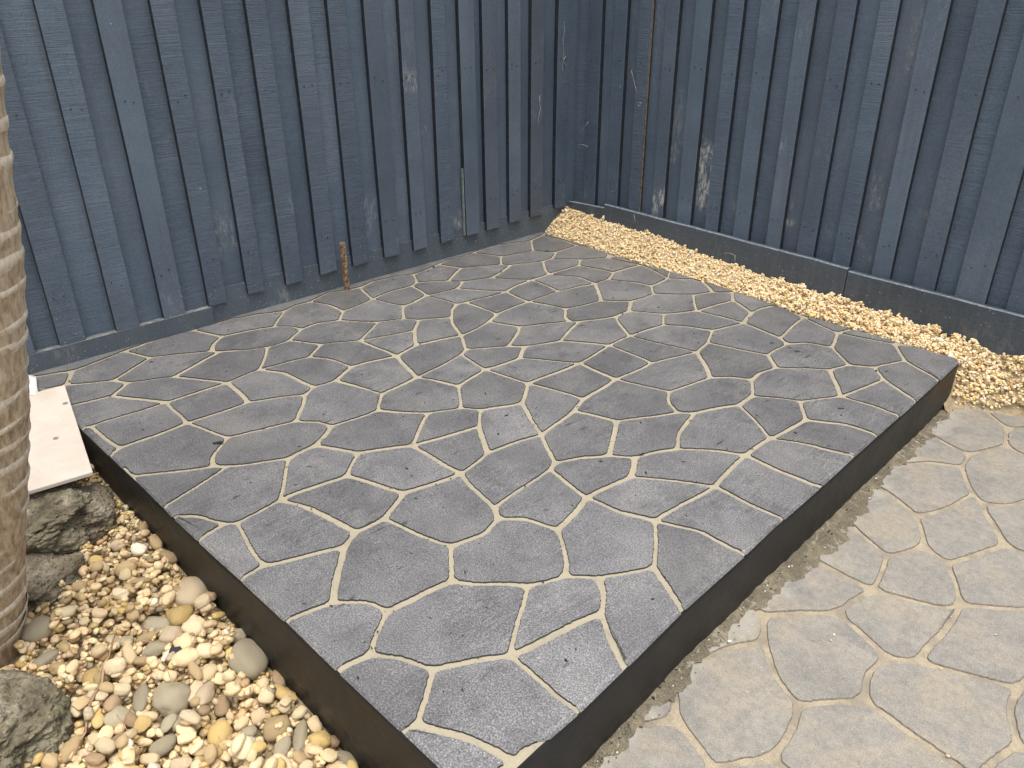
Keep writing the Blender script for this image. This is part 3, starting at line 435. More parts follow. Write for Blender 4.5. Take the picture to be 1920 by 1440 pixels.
# outline from the border edges
adj = {}
for a, b in SLAB_BORDER: adj.setdefault(a, []).append(b); adj.setdefault(b, []).append(a)
st = SLAB_BORDER[0][0]; cyc = [st]; prev = None; cur = st
while True:
    nx = [k for k in adj[cur] if k != prev][0]
    if nx == st or len(cyc) > 500: break
    cyc.append(nx); prev, cur = cur, nx
OUT = [Vector(nodes[k]) for k in cyc]
if sum(OUT[i-1].x*OUT[i].y - OUT[i].x*OUT[i-1].y for i in range(len(OUT))) < 0: OUT.reverse()
def densify(P, d):
    o = []
    for i in range(len(P)):
        a, b = P[i], P[(i+1) % len(P)]; m = max(1, int((b-a).length/d)); o += [a + (b-a)*(k/m) for k in range(m)]
    return o
def simplify(P, mind):
    o = []
    for p in P:
        if not o or (p-o[-1]).length > mind: o.append(p)
    return o
OUTL = simplify(densify(OUT, 0.05), 0.02)
for _ in range(1):   # round the corners a little
    OUTL = [q for i in range(len(OUTL)) for q in (OUTL[i]*0.8+OUTL[(i+1) % len(OUTL)]*0.2, OUTL[i]*0.2+OUTL[(i+1) % len(OUTL)]*0.8)]
def wob(p, z): return 0.0010*sin(p.x*17+z*30)+0.0010*sin(p.y*19+2)+0.0004*sin((p.x+p.y)*90)
prof = [(-0.0, -0.17), (0.0, 0.05), (0.0, H-0.020), (0.0015, H-0.012), (0.005, H-0.006), (0.010, H-0.003), (0.016, H-0.0010)]
v = []; f = []; n = len(OUTL)
for d, z in prof:
    for p in inward(OUTL, d): v.append((p.x+wob(p, z)*(1 if d < 0.004 else 0.5)-SO.x, p.y+wob(p, z)*(1 if d < 0.004 else .5)-SO.y, z-SO.z))
for k in range(len(prof)-1):
    for i in range(n): j = (i+1) % n; f.append((k*n+i, k*n+j, (k+1)*n+j, (k+1)*n+i))
f.append(tuple((len(prof)-1)*n+i for i in range(n)))
me = pydata('slab_body', v, f, True); me.polygons[-1].use_smooth = False
link('slab_body', me, M['side'], slab)
# cream joint bed
J0, J1, J2 = inward(OUTL, 0.0042), inward(OUTL, 0.009), inward(OUTL, 0.015)
me = pydata('grout', [(p.x-SO.x, p.y-SO.y, z-SO.z) for Jr, z in ((J0, H-0.0045), (J1, H-0.0012), (J2, H+0.0008)) for p in Jr], [(k*n+i, k*n+(i+1) % n, (k+1)*n+(i+1) % n, (k+1)*n+i) for k in range(2) for i in range(n)] + [tuple(2*n+i for i in range(n))]); link('grout', me, M['grout'], slab)
rs = random.Random(3)
for Q, nb, area in stones_from_graph(SLAB_NODES, SLAB_FACES, SLAB_BORDER, 0.0142, 11, 0.03, 0.034, 0.001):
    per = sum((Q[i]-Q[i-1]).length for i in range(len(Q)))
    if area < 0.003 or len(Q) < 4 or area/per < 0.0075: continue
    me, c = stone_mesh('stone', Q, nb, H-0.0012, H+0.0048, 0.0015, rs)
    o = link('stone', me, [M['coat'], M['edge']], slab, (c.x-SO.x, c.y-SO.y, -SO.z))

# ------------------------------------------------------------------ old paving on the right
paving = empty('paving', (2.8, -1.2, ZP)); tag(paving, kind='structure'); PO = Vector(paving.location)
pb = [(2.30, 0.12), (2.45, 0.06), (2.56, 0.0826), (2.80, 0.141), (6.0, 0.7), (6.0, -7.0), (2.47, -7.0), (2.47, -2.70), (2.46, -2.55), (2.30, -0.3)]
v = [(x-PO.x, y-PO.y, -0.0035) for x, y in pb] + [(x-PO.x, y-PO.y, -0.12) for x, y in pb]; nn = len(pb)
v = v
me = pydata('joint_sand', v, [tuple(range(nn-1, -1, -1))] + [(i, (i+1) % nn, nn+(i+1) % nn, nn+i) for i in range(nn)]); link('joint_sand', me, M['sand'], paving)
rp = random.Random(5)
def add_pavers(lst, dz=0.0):
    for Q, nb, area in lst:
        if area < 0.004 or len(Q) < 4: continue
        me, c = stone_mesh('paver', Q, [False]*len(Q), ZP-0.006, ZP+0.001+dz, 0.0022, rp)
        # a rounded, stamped edge: all one material
        link('paver', me, [M['paver'], M['paver_edge']], paving, (c.x-PO.x, c.y-PO.y, -PO.z))
add_pavers(stones_from_graph(PAVE_NODES, PAVE_FACES, PAVE_BORDER, 0.0150, 21, 0.05, 0.05, 0.003))
# beyond the picture's edge: cells of the same pattern
def voro(seeds, lim=0.9):
    out = []
    for i, s in enumerate(seeds):
        poly = [s+Vector(d) for d in ((-lim, -lim), (lim, -lim), (lim, lim), (-lim, lim))]
        for j, t in enumerate(seeds):
            if i == j or (t-s).length > 1.2: continue
            m = (s+t)/2; d = (t-s); poly = clip(poly, m, d)
            if len(poly) < 3: break
        out.append((s, poly))
    return out
def clip(poly, m, d):
    o = []
    for i in range(len(poly)):
        a, b = poly[i], poly[(i+1) % len(poly)]; sa, sb = (a-m).dot(d), (b-m).dot(d)
        if sa <= 0: o.append(a)
        if (sa < 0 < sb) or (sb < 0 < sa): o.append(a + (b-a)*(sa/(sa-sb)))
    return o
E1a, E1b = Vector((2.7957, 0.1410)), Vector((3.2646, -1.6259)); E2b = Vector((2.5039, -2.4607))
seeds = []
rv = random.Random(9)
for iy in range(-16, 4):
    for ix in range(8, 24): seeds.append(Vector((ix*0.235+(iy % 2)*0.117+rv.uniform(-.06, .06), iy*0.235+rv.uniform(-.06, .06))))
n1 = Vector((-(E1b-E1a).y, (E1b-E1a).x)); n1 = -n1 if n1.x < 0 else n1          # beyond the right-hand line
n2 = Vector((-(E2b-E1b).y, (E2b-E1b).x)); n2 = -n2 if n2.y > 0 else n2
extra = []
for s, poly in voro(seeds):
    if len(poly) < 3: continue
    if (s-E1a).dot(n1) > 0: poly = clip(poly, E1a, -n1)
    elif (s-E1b).dot(n2) > 0: poly = clip(clip(poly, E1b, -n2), E1a, n1)
    else: continue
    poly = [p for p in poly]
    if len(poly) < 3: continue
    for cpt, cn in ((Vector((2.46, -2.6)), Vector((-1, 0))), (Vector((2.8, 0.13)), Vector((-0.23, 1)))): poly = clip(poly, cpt, cn) if len(poly) > 2 else poly
    if len(poly) < 3: continue
    nn_ = [(p.x*1000, p.y*1000) for p in poly]; extra += stones_from_graph(nn_, [list(range(len(poly)))], [], 0.0150, rv.randint(0, 9999), 0.02, 0.05)
add_pavers(extra)
# mortar slopped along the foot of the slab
RF = [Vector(p) for p in [(2.325, -0.03), (2.353, -0.478), (2.3806, -0.978), (2.3963, -1.215), (2.4068, -1.457), (2.4176, -1.602), (2.4358, -1.918), (2.4602, -2.141), (2.4731, -2.302), (2.4746, -2.41), (2.489, -2.60)]]
RFd = []
for a, b in zip(RF, RF[1:]):
    m = max(1, int((b-a).length/0.012)); RFd += [a+(b-a)*(k/m) for k in range(m)]
v = []; f = []; rr = random.Random(2); ph = [rr.uniform(0, 6) for _ in range(8)]
for i, p in enumerate(RFd):
    y = p.y; wd = 0.030 + 0.050*max(0, 1-abs((y+1.18)/0.42))**0.7 + 0.016*max(0, 1-abs((y+0.45)/0.25)) + 0.016*max(0, 1-abs((y+1.95)/0.12))
    wd += 0.007*sin(y*31+ph[0]) + 0.006*sin(y*71+ph[1]) + 0.004*sin(y*173+ph[2]) + rr.uniform(-.0022, .0022); wd = max(wd, 0.005)
    base = ZP+0.001; v += [(p.x-0.006, y, base+0.006+0.003*sin(y*90)), (p.x+wd*0.45, y, base+0.0035+0.001*sin(y*140)), (p.x+wd, y, base+0.0002)]
for i in range(len(RFd)-1):
    for k in range(2): a = i*3+k; f.append((a, a+3, a+4, a+1))
link('mortar_spill', pydata('mortar_spill', v, f, True), M['mortar'])
tag(C.objects['mortar_spill'], 'ragged brown strip of spilt mortar along the foot of the black slab', 'mortar')

# ------------------------------------------------------------------ fences
def paling_mesh(name, w_, t, z0, z1, r, axis):
    """a board standing along z; w_ across, t thick; local origin at the middle of its front face"""
    nz = 9; prof = []; c = 0.0018
    base = [(-w_/2, -c), (-w_/2+c, 0), (w_/2-c, 0), (w_/2, -c), (w_/2, -t), (-w_/2, -t)]
    v = []; f = []; p1, p2 = r.uniform(0, 6), r.uniform(0, 6); am = 0.0016; cup = r.uniform(-0.0016, 0.0016); slant = r.uniform(-0.004, 0.004)
    for k in range(nz+1):
        z = z0 + (z1-z0)*k/nz
        for (u, d) in base:
            uu = u + am*sin(z*3+p1+(1 if u > 0 else 0)*1.7) + r.uniform(-1, 1)*0.0004
            dd = d + 0.0012*sin(z*2.2+p2) + (cup if abs(u) < w_/2-c*1.5 else 0)
            zz = z + (slant*u/w_*2 if k == 0 else 0)
            v.append((uu, dd, zz) if axis == 'x' else (dd, -uu, zz))
    m = len(base)
    for k in range(nz):
        for i in range(m): j = (i+1) % m; f.append((k*m+i, k*m+j, (k+1)*m+j, (k+1)*m+i))
    mi = [1 if (q % m) in (3, 5) else 0 for q in range(nz*m)] + [1, 0]  # side faces and lower end take the painted-in shade colour
    f.append(tuple(range(m-1, -1, -1))); f.append(tuple(nz*m+i for i in range(m)))
    if axis == 'x': f = [tuple(reversed(q)) for q in f]; v = [(a, -b, c_) for a, b, c_ in v]
    return pydata(name, v, f, False, mi)
FT = 1.82
def styles(r): return r.choices(['paint_saw', 'paint_mid', 'paint_smooth', 'paint_worn'], [5, 3, 3, 1])[0]
left_fence = empty('paling_fence', (0, -1.6, 0)); tag(left_fence, 'navy painted paling fence on the left, behind the rusty steel stake', 'fence')
right_fence = empty('paling_fence', (1.7, YC, 0)); tag(right_fence, 'navy painted paling fence on the right, standing behind the gravel strip and sleepers', 'fence')
rf = random.Random(17)
LSTY = ['paint_mid', 'paint_saw', 'paint_saw', 'paint_saw', 'paint_saw', 'paint_saw', 'paint_saw', 'paint_smooth', 'paint_saw', 'paint_saw', 'paint_saw', 'paint_saw', 'paint_saw', 'paint_worn', 'paint_mid', 'paint_saw', 'paint_smooth', 'paint_worn', 'paint_worn', 'paint_worn', 'paint_mid']
def lzb(y): return float(np.interp(y, [-3.4, -2.6, -2.2, -1.9, -1.4, -0.4, 0.24], [0.225, 0.240, 0.252, 0.259, 0.268, 0.270, 0.300]))
for i, (a, b) in enumerate(LEFT_BOARDS):
    drop = rf.uniform(-0.004, 0.008)
    sty = LSTY[max(0, i-5)] if i-5 < len(LSTY) else 'paint_mid'
    if 2.0 < abs(a) < 2.1 : sty = 'paint_smooth'
    if -1.13 < a < -0.88: sty = 'paint_scuffed'
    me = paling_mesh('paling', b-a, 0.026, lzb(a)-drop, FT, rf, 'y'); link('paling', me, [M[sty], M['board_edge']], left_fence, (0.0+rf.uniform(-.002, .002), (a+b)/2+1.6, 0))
    nxt = LEFT_BOARDS[i+1][0] if i+1 < len(LEFT_BOARDS) else YC+0.03
    lo, hi = b-0.018, nxt+0.018
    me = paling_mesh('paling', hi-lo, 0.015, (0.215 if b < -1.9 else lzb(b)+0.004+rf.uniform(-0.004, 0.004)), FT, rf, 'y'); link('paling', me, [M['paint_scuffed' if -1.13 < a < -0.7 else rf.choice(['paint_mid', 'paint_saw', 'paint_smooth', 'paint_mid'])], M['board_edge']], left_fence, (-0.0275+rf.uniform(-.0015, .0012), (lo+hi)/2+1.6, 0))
for i, (a, b) in enumerate(RIGHT_BOARDS):
    sty = ['paint_mid', 'paint_mid', 'paint_saw', 'paint_smooth', 'paint_smooth', 'paint_saw', 'paint_smooth', 'paint_saw', 'paint_mid', 'paint_saw', 'paint_smooth', 'paint_mid', 'paint_smooth', 'paint_mid', 'paint_saw', 'paint_mid', 'paint_saw', 'paint_mid'][i % 18]
    if i in (3, 7): sty = 'paint_scuffed'
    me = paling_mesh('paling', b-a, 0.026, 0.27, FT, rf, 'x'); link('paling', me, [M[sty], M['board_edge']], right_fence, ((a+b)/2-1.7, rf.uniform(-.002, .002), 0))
    prv = RIGHT_BOARDS[i-1][1] if i > 0 else -0.05
    lo, hi = prv-0.018, a+0.018
    if i == 3: lo += 0.0
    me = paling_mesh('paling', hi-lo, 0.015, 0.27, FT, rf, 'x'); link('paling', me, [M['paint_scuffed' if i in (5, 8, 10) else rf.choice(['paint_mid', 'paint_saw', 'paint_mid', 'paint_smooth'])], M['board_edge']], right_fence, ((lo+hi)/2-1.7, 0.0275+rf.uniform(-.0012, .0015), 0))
def box(name, x0, x1, y0, y1, z0, z1, mat, parent, bev=0.002, origin=None, seg=1, top=None):
    bm = bmesh.new(); bmesh.ops.create_cube(bm, size=1.0)
    for q in bm.verts: q.co = Vector(((x0+x1)/2+q.co.x*(x1-x0), (y0+y1)/2+q.co.y*(y1-y0), (z0+z1)/2+q.co.z*(z1-z0)))
    bmesh.ops.bevel(bm, geom=list(bm.edges), offset=bev, segments=seg, affect='EDGES')
    org = Vector(parent.location) if parent else Vector((0, 0, 0))
    cen = Vector(((x0+x1)/2, (y0+y1)/2, z0))
    if origin is not None: cen = Vector(origin)
    for q in bm.verts: q.co -= cen
    me = bm_mesh(name, bm)
    if top is not None:
        me.materials.append(mat); me.materials.append(top)
        for p in me.polygons: p.material_index = 1 if p.normal.z > 0.5 else 0
    return link(name, me, mat, parent, cen-org)
# unpainted timber showing in the wide gap on the right fence, and pale strip on the left one
box('batten', 0.4880, 0.4905, YC+0.004, YC+0.014, 0.28, FT, M['paint_gap'], right_fence, 0.0004)
box('batten', -0.019, -0.004, -0.587, -0.5805, 0.27, 0.62, mat_simple('green_grey_primer', (0.10, 0.14, 0.13), (0.24, 0.28, 0.25), 50), left_fence, 0.001)
# plinth boards under the left palings; the nearer one leans out and shows its worn top edge
def plinth(y0, y1, xt, xb, zt, top=None):
    cx, cy = xb, (y0+y1)/2; th = 0.030 if top else 0.035
    v = [(xb, y0, 0.0), (xb, y1, 0.0), (xt, y1, zt), (xt, y0, zt), (xb-th, y0, 0.0), (xb-th, y1, 0.0), (xt-th, y1, zt), (xt-th, y0, zt)]
    v = [(a-cx, b-cy, c) for a, b, c in v]
    f = [(0, 1, 2, 3), (3, 2, 6, 7), (5, 4, 7, 6), (0, 3, 7, 4), (1, 5, 6, 2), (0, 4, 5, 1)]
    me = pydata('plinth_board', v, f, False, [0, 1, 0, 0, 0, 0]); link('plinth_board', me, [M['plinth'], M['ledge'] if top else M['plinth']], left_fence, Vector((cx, cy, 0))-Vector(left_fence.location))
plinth(-4.6, -1.985, 0.0035, -0.018, 0.247, True)
plinth(-1.98, 0.23, -0.019, -0.015, 0.31)
# nail heads on both fences
def nails(fence, pts, axis):
    bm = bmesh.new()
    for (u, z, d) in pts:
        mat = Matrix.Translation(Vector((d, u, z)) - Vector(fence.location)) @ Matrix.Rotation(pi/2, 4, 'Y') if axis == 'y' else Matrix.Translation(Vector((u, d, z)) - Vector(fence.location)) @ Matrix.Rotation(pi/2, 4, 'X')
        bmesh.ops.create_cone(bm, cap_ends=True, segments=6, radius1=0.0032, radius2=0.0026, depth=0.003, matrix=mat)
    o = link('nail_heads', bm_mesh('nail_heads', bm), M['nail'], fence); o['kind'] = 'stuff'
rn = random.Random(4); pts = []
for a, b in LEFT_BOARDS:
    for zz in (0.44, 1.09, 1.72):
        for t in (0.28, 0.68): pts.append((a+(b-a)*t+rn.uniform(-.006, .006), zz+rn.uniform(-.012, .012), 0.0018))
nails(left_fence, pts, 'y'); pts = []
for a, b in RIGHT_BOARDS:
    for zz in (0.46, 1.09, 1.72):
        for t in (0.3, 0.7): pts.append((a+(b-a)*t+rn.uniform(-.006, .006), zz+rn.uniform(-.012, .012), YC-0.0018))
nails(right_fence, pts, 'x')
# three charcoal sleepers holding the gravel off the right fence
def sleeper(x0, x1, zl, zr, y0, y1, label):
    v = []
    nseg = max(2, int((x1-x0)/0.08)); r = random.Random(int(x0*100)+3); cx, cy = (x0+x1)/2, (y0+y1)/2
    for i in range(nseg+1):
        t = i/nseg; x = x0+(x1-x0)*t; z = zl+(zr-zl)*t + r.uniform(-.0012, .0012); wv = 0.0012*sin(x*9)
        v += [(x-cx, y0+wv-cy, 0.0), (x-cx, y0+wv-cy, z-0.003), (x-cx, y0+0.003+wv-cy, z), (x-cx, y0+0.011+wv-cy, z+.0002), (x-cx, y1-cy, z-0.006), (x-cx, y1-cy, 0.0)]
    f = []; mi = []
    for i in range(nseg):
        for k in range(5): a = i*6+k; f.append((a, a+6, a+7, a+1)); mi.append(1 if k in (1, 2) else 0)
    f += [(0, 1, 2, 3, 4, 5), tuple(nseg*6+k for k in (5, 4, 3, 2, 1, 0))]; mi += [0, 0]
    f = [tuple(reversed(q)) for q in f[:-2]] + f[-2:]
    o = link('timber_sleeper', pydata('timber_sleeper', v, f, False, mi), [M['sleeper'], M['worn_top']], None, (cx, cy, 0)); tag(o, label, 'timber sleeper', 'timber sleepers along the right fence')
YS = YC-0.05
sleeper(0.004, 0.279, 0.318, 0.330, YS+0.008, YC-0.005, 'short low charcoal timber sleeper in the fence corner beside the gravel heap')
sleeper(0.283, 1.722, 0.355, 0.339, YS, YC-0.005, 'long middle charcoal timber sleeper with a worn pale top edge above the gravel')
sleeper(1.727, 4.6, 0.329, 0.318, YS-0.001, YC-0.005, 'right-hand charcoal timber sleeper stepped lower, running out of the picture')

# ------------------------------------------------------------------ rusty stake
stake = empty('steel_stake', (0.031, -1.343, H)); tag(stake, 'rusty steel angle stake standing upright against the left fence', 'stake')
v = []; f = []; r = random.Random(1); Lp = [(0.009, -0.010), (0.009, 0.010), (0.006, 0.010), (0.006, -0.007), (-0.010, -0.007), (-0.010, -0.010)]
nz = 10
for k in range(nz+1):
    z = -0.05 + 0.287*k/nz
    for (x, y) in Lp: v.append((x+r.uniform(-.0006, .0006)-z*0.02, y+r.uniform(-.0006, .0006)+z*0.02, z + (r.uniform(-.003, .003) if k == nz else 0)))
m = len(Lp)
for k in range(nz):
    for i in range(m): j = (i+1) % m; f.append((k*m+i, k*m+j, (k+1)*m+j, (k+1)*m+i))
f.append(tuple(nz*m+i for i in range(m)))
link('angle_bar', pydata('angle_bar', v, f), M['rust'], stake)
bm = bmesh.new(); bmesh.ops.create_cone(bm, cap_ends=True, segments=7, radius1=0.0115, radius2=0.009, depth=0.008)
for q in bm.verts: q.co = Vector((q.co.x*1.05+0.0, q.co.y*1.1, q.co.z+0.232)) + Vector((r.uniform(-.002, .002), r.uniform(-.002, .002), r.uniform(-.002, .002)))
link('hammered_head', bm_mesh('hammered_head', bm), M['rust'], stake)

# ------------------------------------------------------------------ palm trunk
FWD = Vector((-0.744, 0.668)); RT = Vector((0.668, 0.744)); TB = Vector((1.225, -3.149))
zz_ = [-0.15, 0.0, 0.10, 0.225, 0.50, 0.64, 0.755, 0.89, 1.00, 1.045, 1.11, 1.21, 1.276, 1.40, 1.476, 2.2, 3.2]
ee_ = [0.045, 0.075, 0.116, 0.152, 0.242, 0.281, 0.312, 0.346, 0.373, 0.380, 0.392, 0.411, 0.421, 0.444, 0.452, 0.50, 0.55]
rr_ = [0.175, 0.155, 0.138, 0.128, 0.124, 0.123, 0.122, 0.121, 0.120, 0.120, 0.119, 0.118, 0.118, 0.116, 0.116, 0.112, 0.108]
trunk = empty('palm_tree', (TB.x, TB.y, -0.02)); tag(trunk, 'leaning ringed palm trunk cut by the left edge of the picture', 'palm')
rt = random.Random(21)
rings = []; z = 0.03
while z < 3.1: rings.append(z); z += rt.uniform(0.045, 0.082)
def tr(z): return float(np.interp(z, zz_, rr_))
def tc_(z): e = float(np.interp(z, zz_, ee_)) - float(np.interp(z, [0, 0.3, 0.9, 1.5], [0.014, 0.019, 0.019, 0.020])) - tr(z); p = TB + RT*e; return p
NS = 40
def tilt_off(a, z, k): return 0.006*sin(a-2.3)+0.003*sin(a+k*1.7) + 0.003*sin(2*a+k)
zs = []
for i, zr in enumerate(rings):
    nz2 = rings[i+1] if i+1 < len(rings) else zr+0.045; L = nz2-zr
    for t, bulge, in ((0.0, 0.0012), (0.10, 0.0022), (0.25, 0.0008), (0.45, -0.0010), (0.70, -0.0008), (0.90, 0.0004)): zs.append((zr+L*t, bulge, i+t))
zs = [(-0.12, 0.01, 0), (-0.04, 0.006, 0)] + zs
v = []; f = []
for (z, b, k) in zs:
    cp = tc_(z); rad = tr(z)+b
    for s in range(NS):
        a = 2*pi*s/NS; rd = rad + 0.0012*sin(3*a+k) + rt.uniform(-.0005, .0005)
        v.append((cp.x+cos(a)*rd-TB.x, cp.y+sin(a)*rd-TB.y, z+tilt_off(a, z, int(k))+0.02))
for k in range(len(zs)-1):
    for s in range(NS): j = (s+1) % NS; f.append((k*NS+s, k*NS+j, (k+1)*NS+j, (k+1)*NS+s))
f.append(tuple((len(zs)-1)*NS+s for s in range(NS)))
link('trunk', pydata('trunk', v, f, True), M['trunk'], trunk)
for i, zr in enumerate(rings):
    hgt = rt.uniform(0.009, 0.021); v = []; f = []
    for kk, (dz, db) in enumerate(((-0.003, -0.0008), (0.0, 0.0018), (hgt*0.5, 0.0026), (hgt, 0.0016), (hgt+0.005, -0.0018))):
        cp = tc_(zr+dz); rad = tr(zr)+db
        for s in range(NS):
            a = 2*pi*s/NS; rd = rad + rt.uniform(-.0008, .0008); v.append((cp.x+cos(a)*rd-TB.x, cp.y+sin(a)*rd-TB.y, zr+dz+tilt_off(a, zr, i)+0.02+rt.uniform(-.0022, .0022)+0.002*sin(5*a+i)))
    for k in range(4):
        for s in range(NS): j = (s+1) % NS; f.append((k*NS+s, k*NS+j, (k+1)*NS+j, (k+1)*NS+s))
    link('leaf_scar', pydata('leaf_scar', v, f, True), M['scar'], trunk)

# ------------------------------------------------------------------ rocks, tile
from mathutils import noise as mn
def rock(name, cen, rad, mat, label, seed, rot=0.0, amp=0.16, pit=0.035, flat=0.0):
    bm = bmesh.new(); bmesh.ops.create_icosphere(bm, subdivisions=6, radius=1.0); off = Vector((seed*3.1, seed*1.7, seed*0.9))
    for q in bm.verts:
        p = q.co.normalized(); s = 1 + amp*mn.noise(p*1.5+off)*1.8 + amp*0.55*mn.noise(p*3.7+off) + pit*1.6*mn.noise(p*9+off) + pit*1.4*mn.noise(p*21+off) + pit*0.9*mn.noise(Vector((p.x, p.y, p.z*2))*38+off)
        c = mn.voronoi(p*9+off)[0][0]; s -= max(0, 0.34-c)*0.30; c = mn.voronoi(p*19+off)[0][0]; s -= max(0, 0.34-c)*0.16
        ed = Vector((abs(p.x)**0.78*(1 if p.x > 0 else -1), abs(p.y)**0.78*(1 if p.y > 0 else -1), abs(p.z)**0.78*(1 if p.z > 0 else -1)))
        q.co = Vector((ed.x*s*rad[0], ed.y*s*rad[1], ed.z*s*rad[2]))
        if flat and q.co.z > flat: q.co.z = flat + (q.co.z-flat)*0.25
    bmesh.ops.rotate(bm, verts=bm.verts, matrix=Matrix.Rotation(rot, 3, 'Z'))
    o = link(name, bm_mesh(name, bm, True), mat, None, cen); tag(o, label, 'rock'); return o
rock('lava_rock', (0.82, -2.93, 0.065), (0.175, 0.15, 0.075), M['rock'], 'dark pitted lava boulder carrying the white marble tile', 1, 0.15, flat=0.075)
rock('lava_rock', (1.03, -3.01, -0.025), (0.13, 0.15, 0.075), M['rock_tan'], 'low grey-brown pitted boulder beneath the tile-bearing one, beside the palm', 2, 0.5)
rock('lava_rock', (0.84, -2.80, 0.025), (0.13, 0.085, 0.075), M['rock_tan'], 'brown rock squeezed between the lava boulder and the black slab side', 5, -0.2)
rock('lava_rock', (1.50, -3.235, -0.03), (0.19, 0.15, 0.10), M['rock'], 'porous grey lava rock in the bottom left corner of the picture', 4, 0.6)
tile = empty('marble_tile', (0.55, -2.78, 0.18)); tag(tile, 'white marble tile with two drilled holes lying across the lava rock', 'tile')
TA, TBB = Vector((0.241, -2.650, 0.196)), Vector((0.863, -2.751, 0.170)); e1 = (TBB-TA); e2 = Vector((0, 0, 0)); e2 = Vector((-0.05, -0.30, -0.008)); th = Vector((0, 0, -0.012))
bm = bmesh.new(); org = Vector(tile.location)
pts = [TA, TBB, TBB+e2, TA+e2]; vv = [bm.verts.new(p-org) for p in pts] + [bm.verts.new(p+th-org) for p in pts]
bm.faces.new([vv[i] for i in (3, 2, 1, 0)]); bm.faces.new([vv[i] for i in (4, 5, 6, 7)])
for i in range(4): j = (i+1) % 4; bm.faces.new([vv[i], vv[j], vv[j+4], vv[i+4]])
bmesh.ops.bevel(bm, geom=list(bm.edges), offset=0.0012, segments=2, affect='EDGES'); bmesh.ops.recalc_face_normals(bm, faces=bm.faces)
link('tile_slab', bm_mesh('tile_slab', bm), M['marble'], tile)
nt_ = e1.cross(e2).normalized(); nt_ = -nt_ if nt_.z < 0 else nt_
for hp in ((0.379, -2.688), (0.590, -2.7784)):
    bm = bmesh.new(); bmesh.ops.create_circle(bm, cap_ends=True, segments=16, radius=0.0085)
    o = link('drill_hole', bm_mesh('drill_hole', bm), M['hole'], tile)
    d = (Vector((hp[0], hp[1], 0))-TA); zz = TA.z + (-(nt_.x*d.x+nt_.y*d.y)/nt_.z); o.location = Vector((hp[0], hp[1], zz))+nt_*0.0012-org; o.rotation_euler = nt_.to_track_quat('Z', 'Y').to_euler()
# pale film tucked behind the tile at the slab corner
v = []; f = []
for i in range(9):
    for j in range(4): x = 0.02+0.028*i; v.append((x, -2.715-0.018*j+0.01*sin(i*0.9), H+0.008+0.012*sin(i*0.8+j*0.7)+0.004*j))
for i in range(8):
    for j in range(3): a = i*4+j; f.append((a, a+4, a+5, a+1))
me = pydata('plastic_film', v, f, True); o = link('plastic_film', me, M['film']); mo = o.modifiers.new('t', 'SOLIDIFY'); mo.thickness = 0.002
tag(o, 'crumpled pale plastic film behind the marble tile on the slab corner', 'plastic film')

# ------------------------------------------------------------------ pebbles
def base_shape(seed, sub=2, ang=0.0):
    bm = bmesh.new(); bmesh.ops.create_icosphere(bm, subdivisions=sub, radius=1.0); off = Vector((seed*2.3+1, seed*1.1, seed*0.7))
    ex = 0.80 + 0.25*((seed*37) % 10)/10
    V = []
    for q in bm.verts:
        p = q.co.normalized(); e = Vector([abs(c)**ex*(1 if c > 0 else -1) for c in p]); s = 1 + 0.20*mn.noise(p*1.1+off) + (0.10+ang)*mn.noise(p*2.4+off)
        if ang:
            for k in range(5):
                d = Vector((sin(seed*5+k*2.4), cos(seed*3+k*1.9), sin(k*1.3+seed))).normalized(); t = p.dot(d)
                if t*s > 0.78: s = 0.78/t
        V.append(e*s)
    F = [[q.index for q in fc.verts] for fc in bm.faces]; bm.free(); return np.array([tuple(p) for p in V]), np.array(F)
S1 = [base_shape(i, 1) for i in range(8)]; S2 = [base_shape(i, 2) for i in range(10)]; S3 = [base_shape(i, 3, 0.0) for i in range(8)]; SA = [base_shape(i, 3, 0.14) for i in range(5)]

class Field:
    def __init__(s, x0, x1, y0, y1, g, base):
        s.x0, s.y0, s.g = x0, y0, g; nx, ny = int((x1-x0)/g)+1, int((y1-y0)/g)+1
        X, Y = np.meshgrid(x0+np.arange(nx)*g, y0+np.arange(ny)*g, indexing='ij'); s.X, s.Y = X, Y; s.h = base(X, Y)
    def drop(s, x, y, a, b, c, ang, sink=0.35):
        """rest an ellipsoid on the heap; returns z of its centre and updates the heap"""
        R_ = max(a, b); i0, i1 = max(0, int((x-R_-s.x0)/s.g)), int((x+R_-s.x0)/s.g)+2; j0, j1 = max(0, int((y-R_-s.y0)/s.g)), int((y+R_-s.y0)/s.g)+2
        X, Y, h = s.X[i0:i1, j0:j1], s.Y[i0:i1, j0:j1], s.h[i0:i1, j0:j1]
        if X.size == 0: return 0.0, 0.0, 0.0
        ca, sa = cos(ang), sin(ang); u = ((X-x)*ca+(Y-y)*sa)/a; v_ = (-(X-x)*sa+(Y-y)*ca)/b; q = u*u+v_*v_; inside = q < 1
        if not inside.any(): return float(h.mean())+c*0.4, 0.0, 0.0
        hi = h[inside]; zb = np.percentile(hi, 70); zc = zb + c*(1-sink)
        # slope of the heap under the pebble tilts it
        tx = ty = 0.0
        if inside.sum() > 6:
            A_ = np.stack([X[inside]-x, Y[inside]-y, np.ones(inside.sum())], 1); sol = np.linalg.lstsq(A_, hi, rcond=None)[0]; tx, ty = float(np.clip(sol[0], -.5, .5)), float(np.clip(sol[1], -.5, .5))
        top = zc + c*np.sqrt(np.clip(1-q, 0, 1)); h[inside] = np.maximum(h[inside], top[inside]); return float(zc), tx, ty
def rotm(ang, tx, ty):
    n_ = Vector((-tx, -ty, 1)).normalized(); q = Vector((0, 0, 1)).rotation_difference(n_); return q.to_matrix() @ Matrix.Rotation(ang, 3, 'Z')
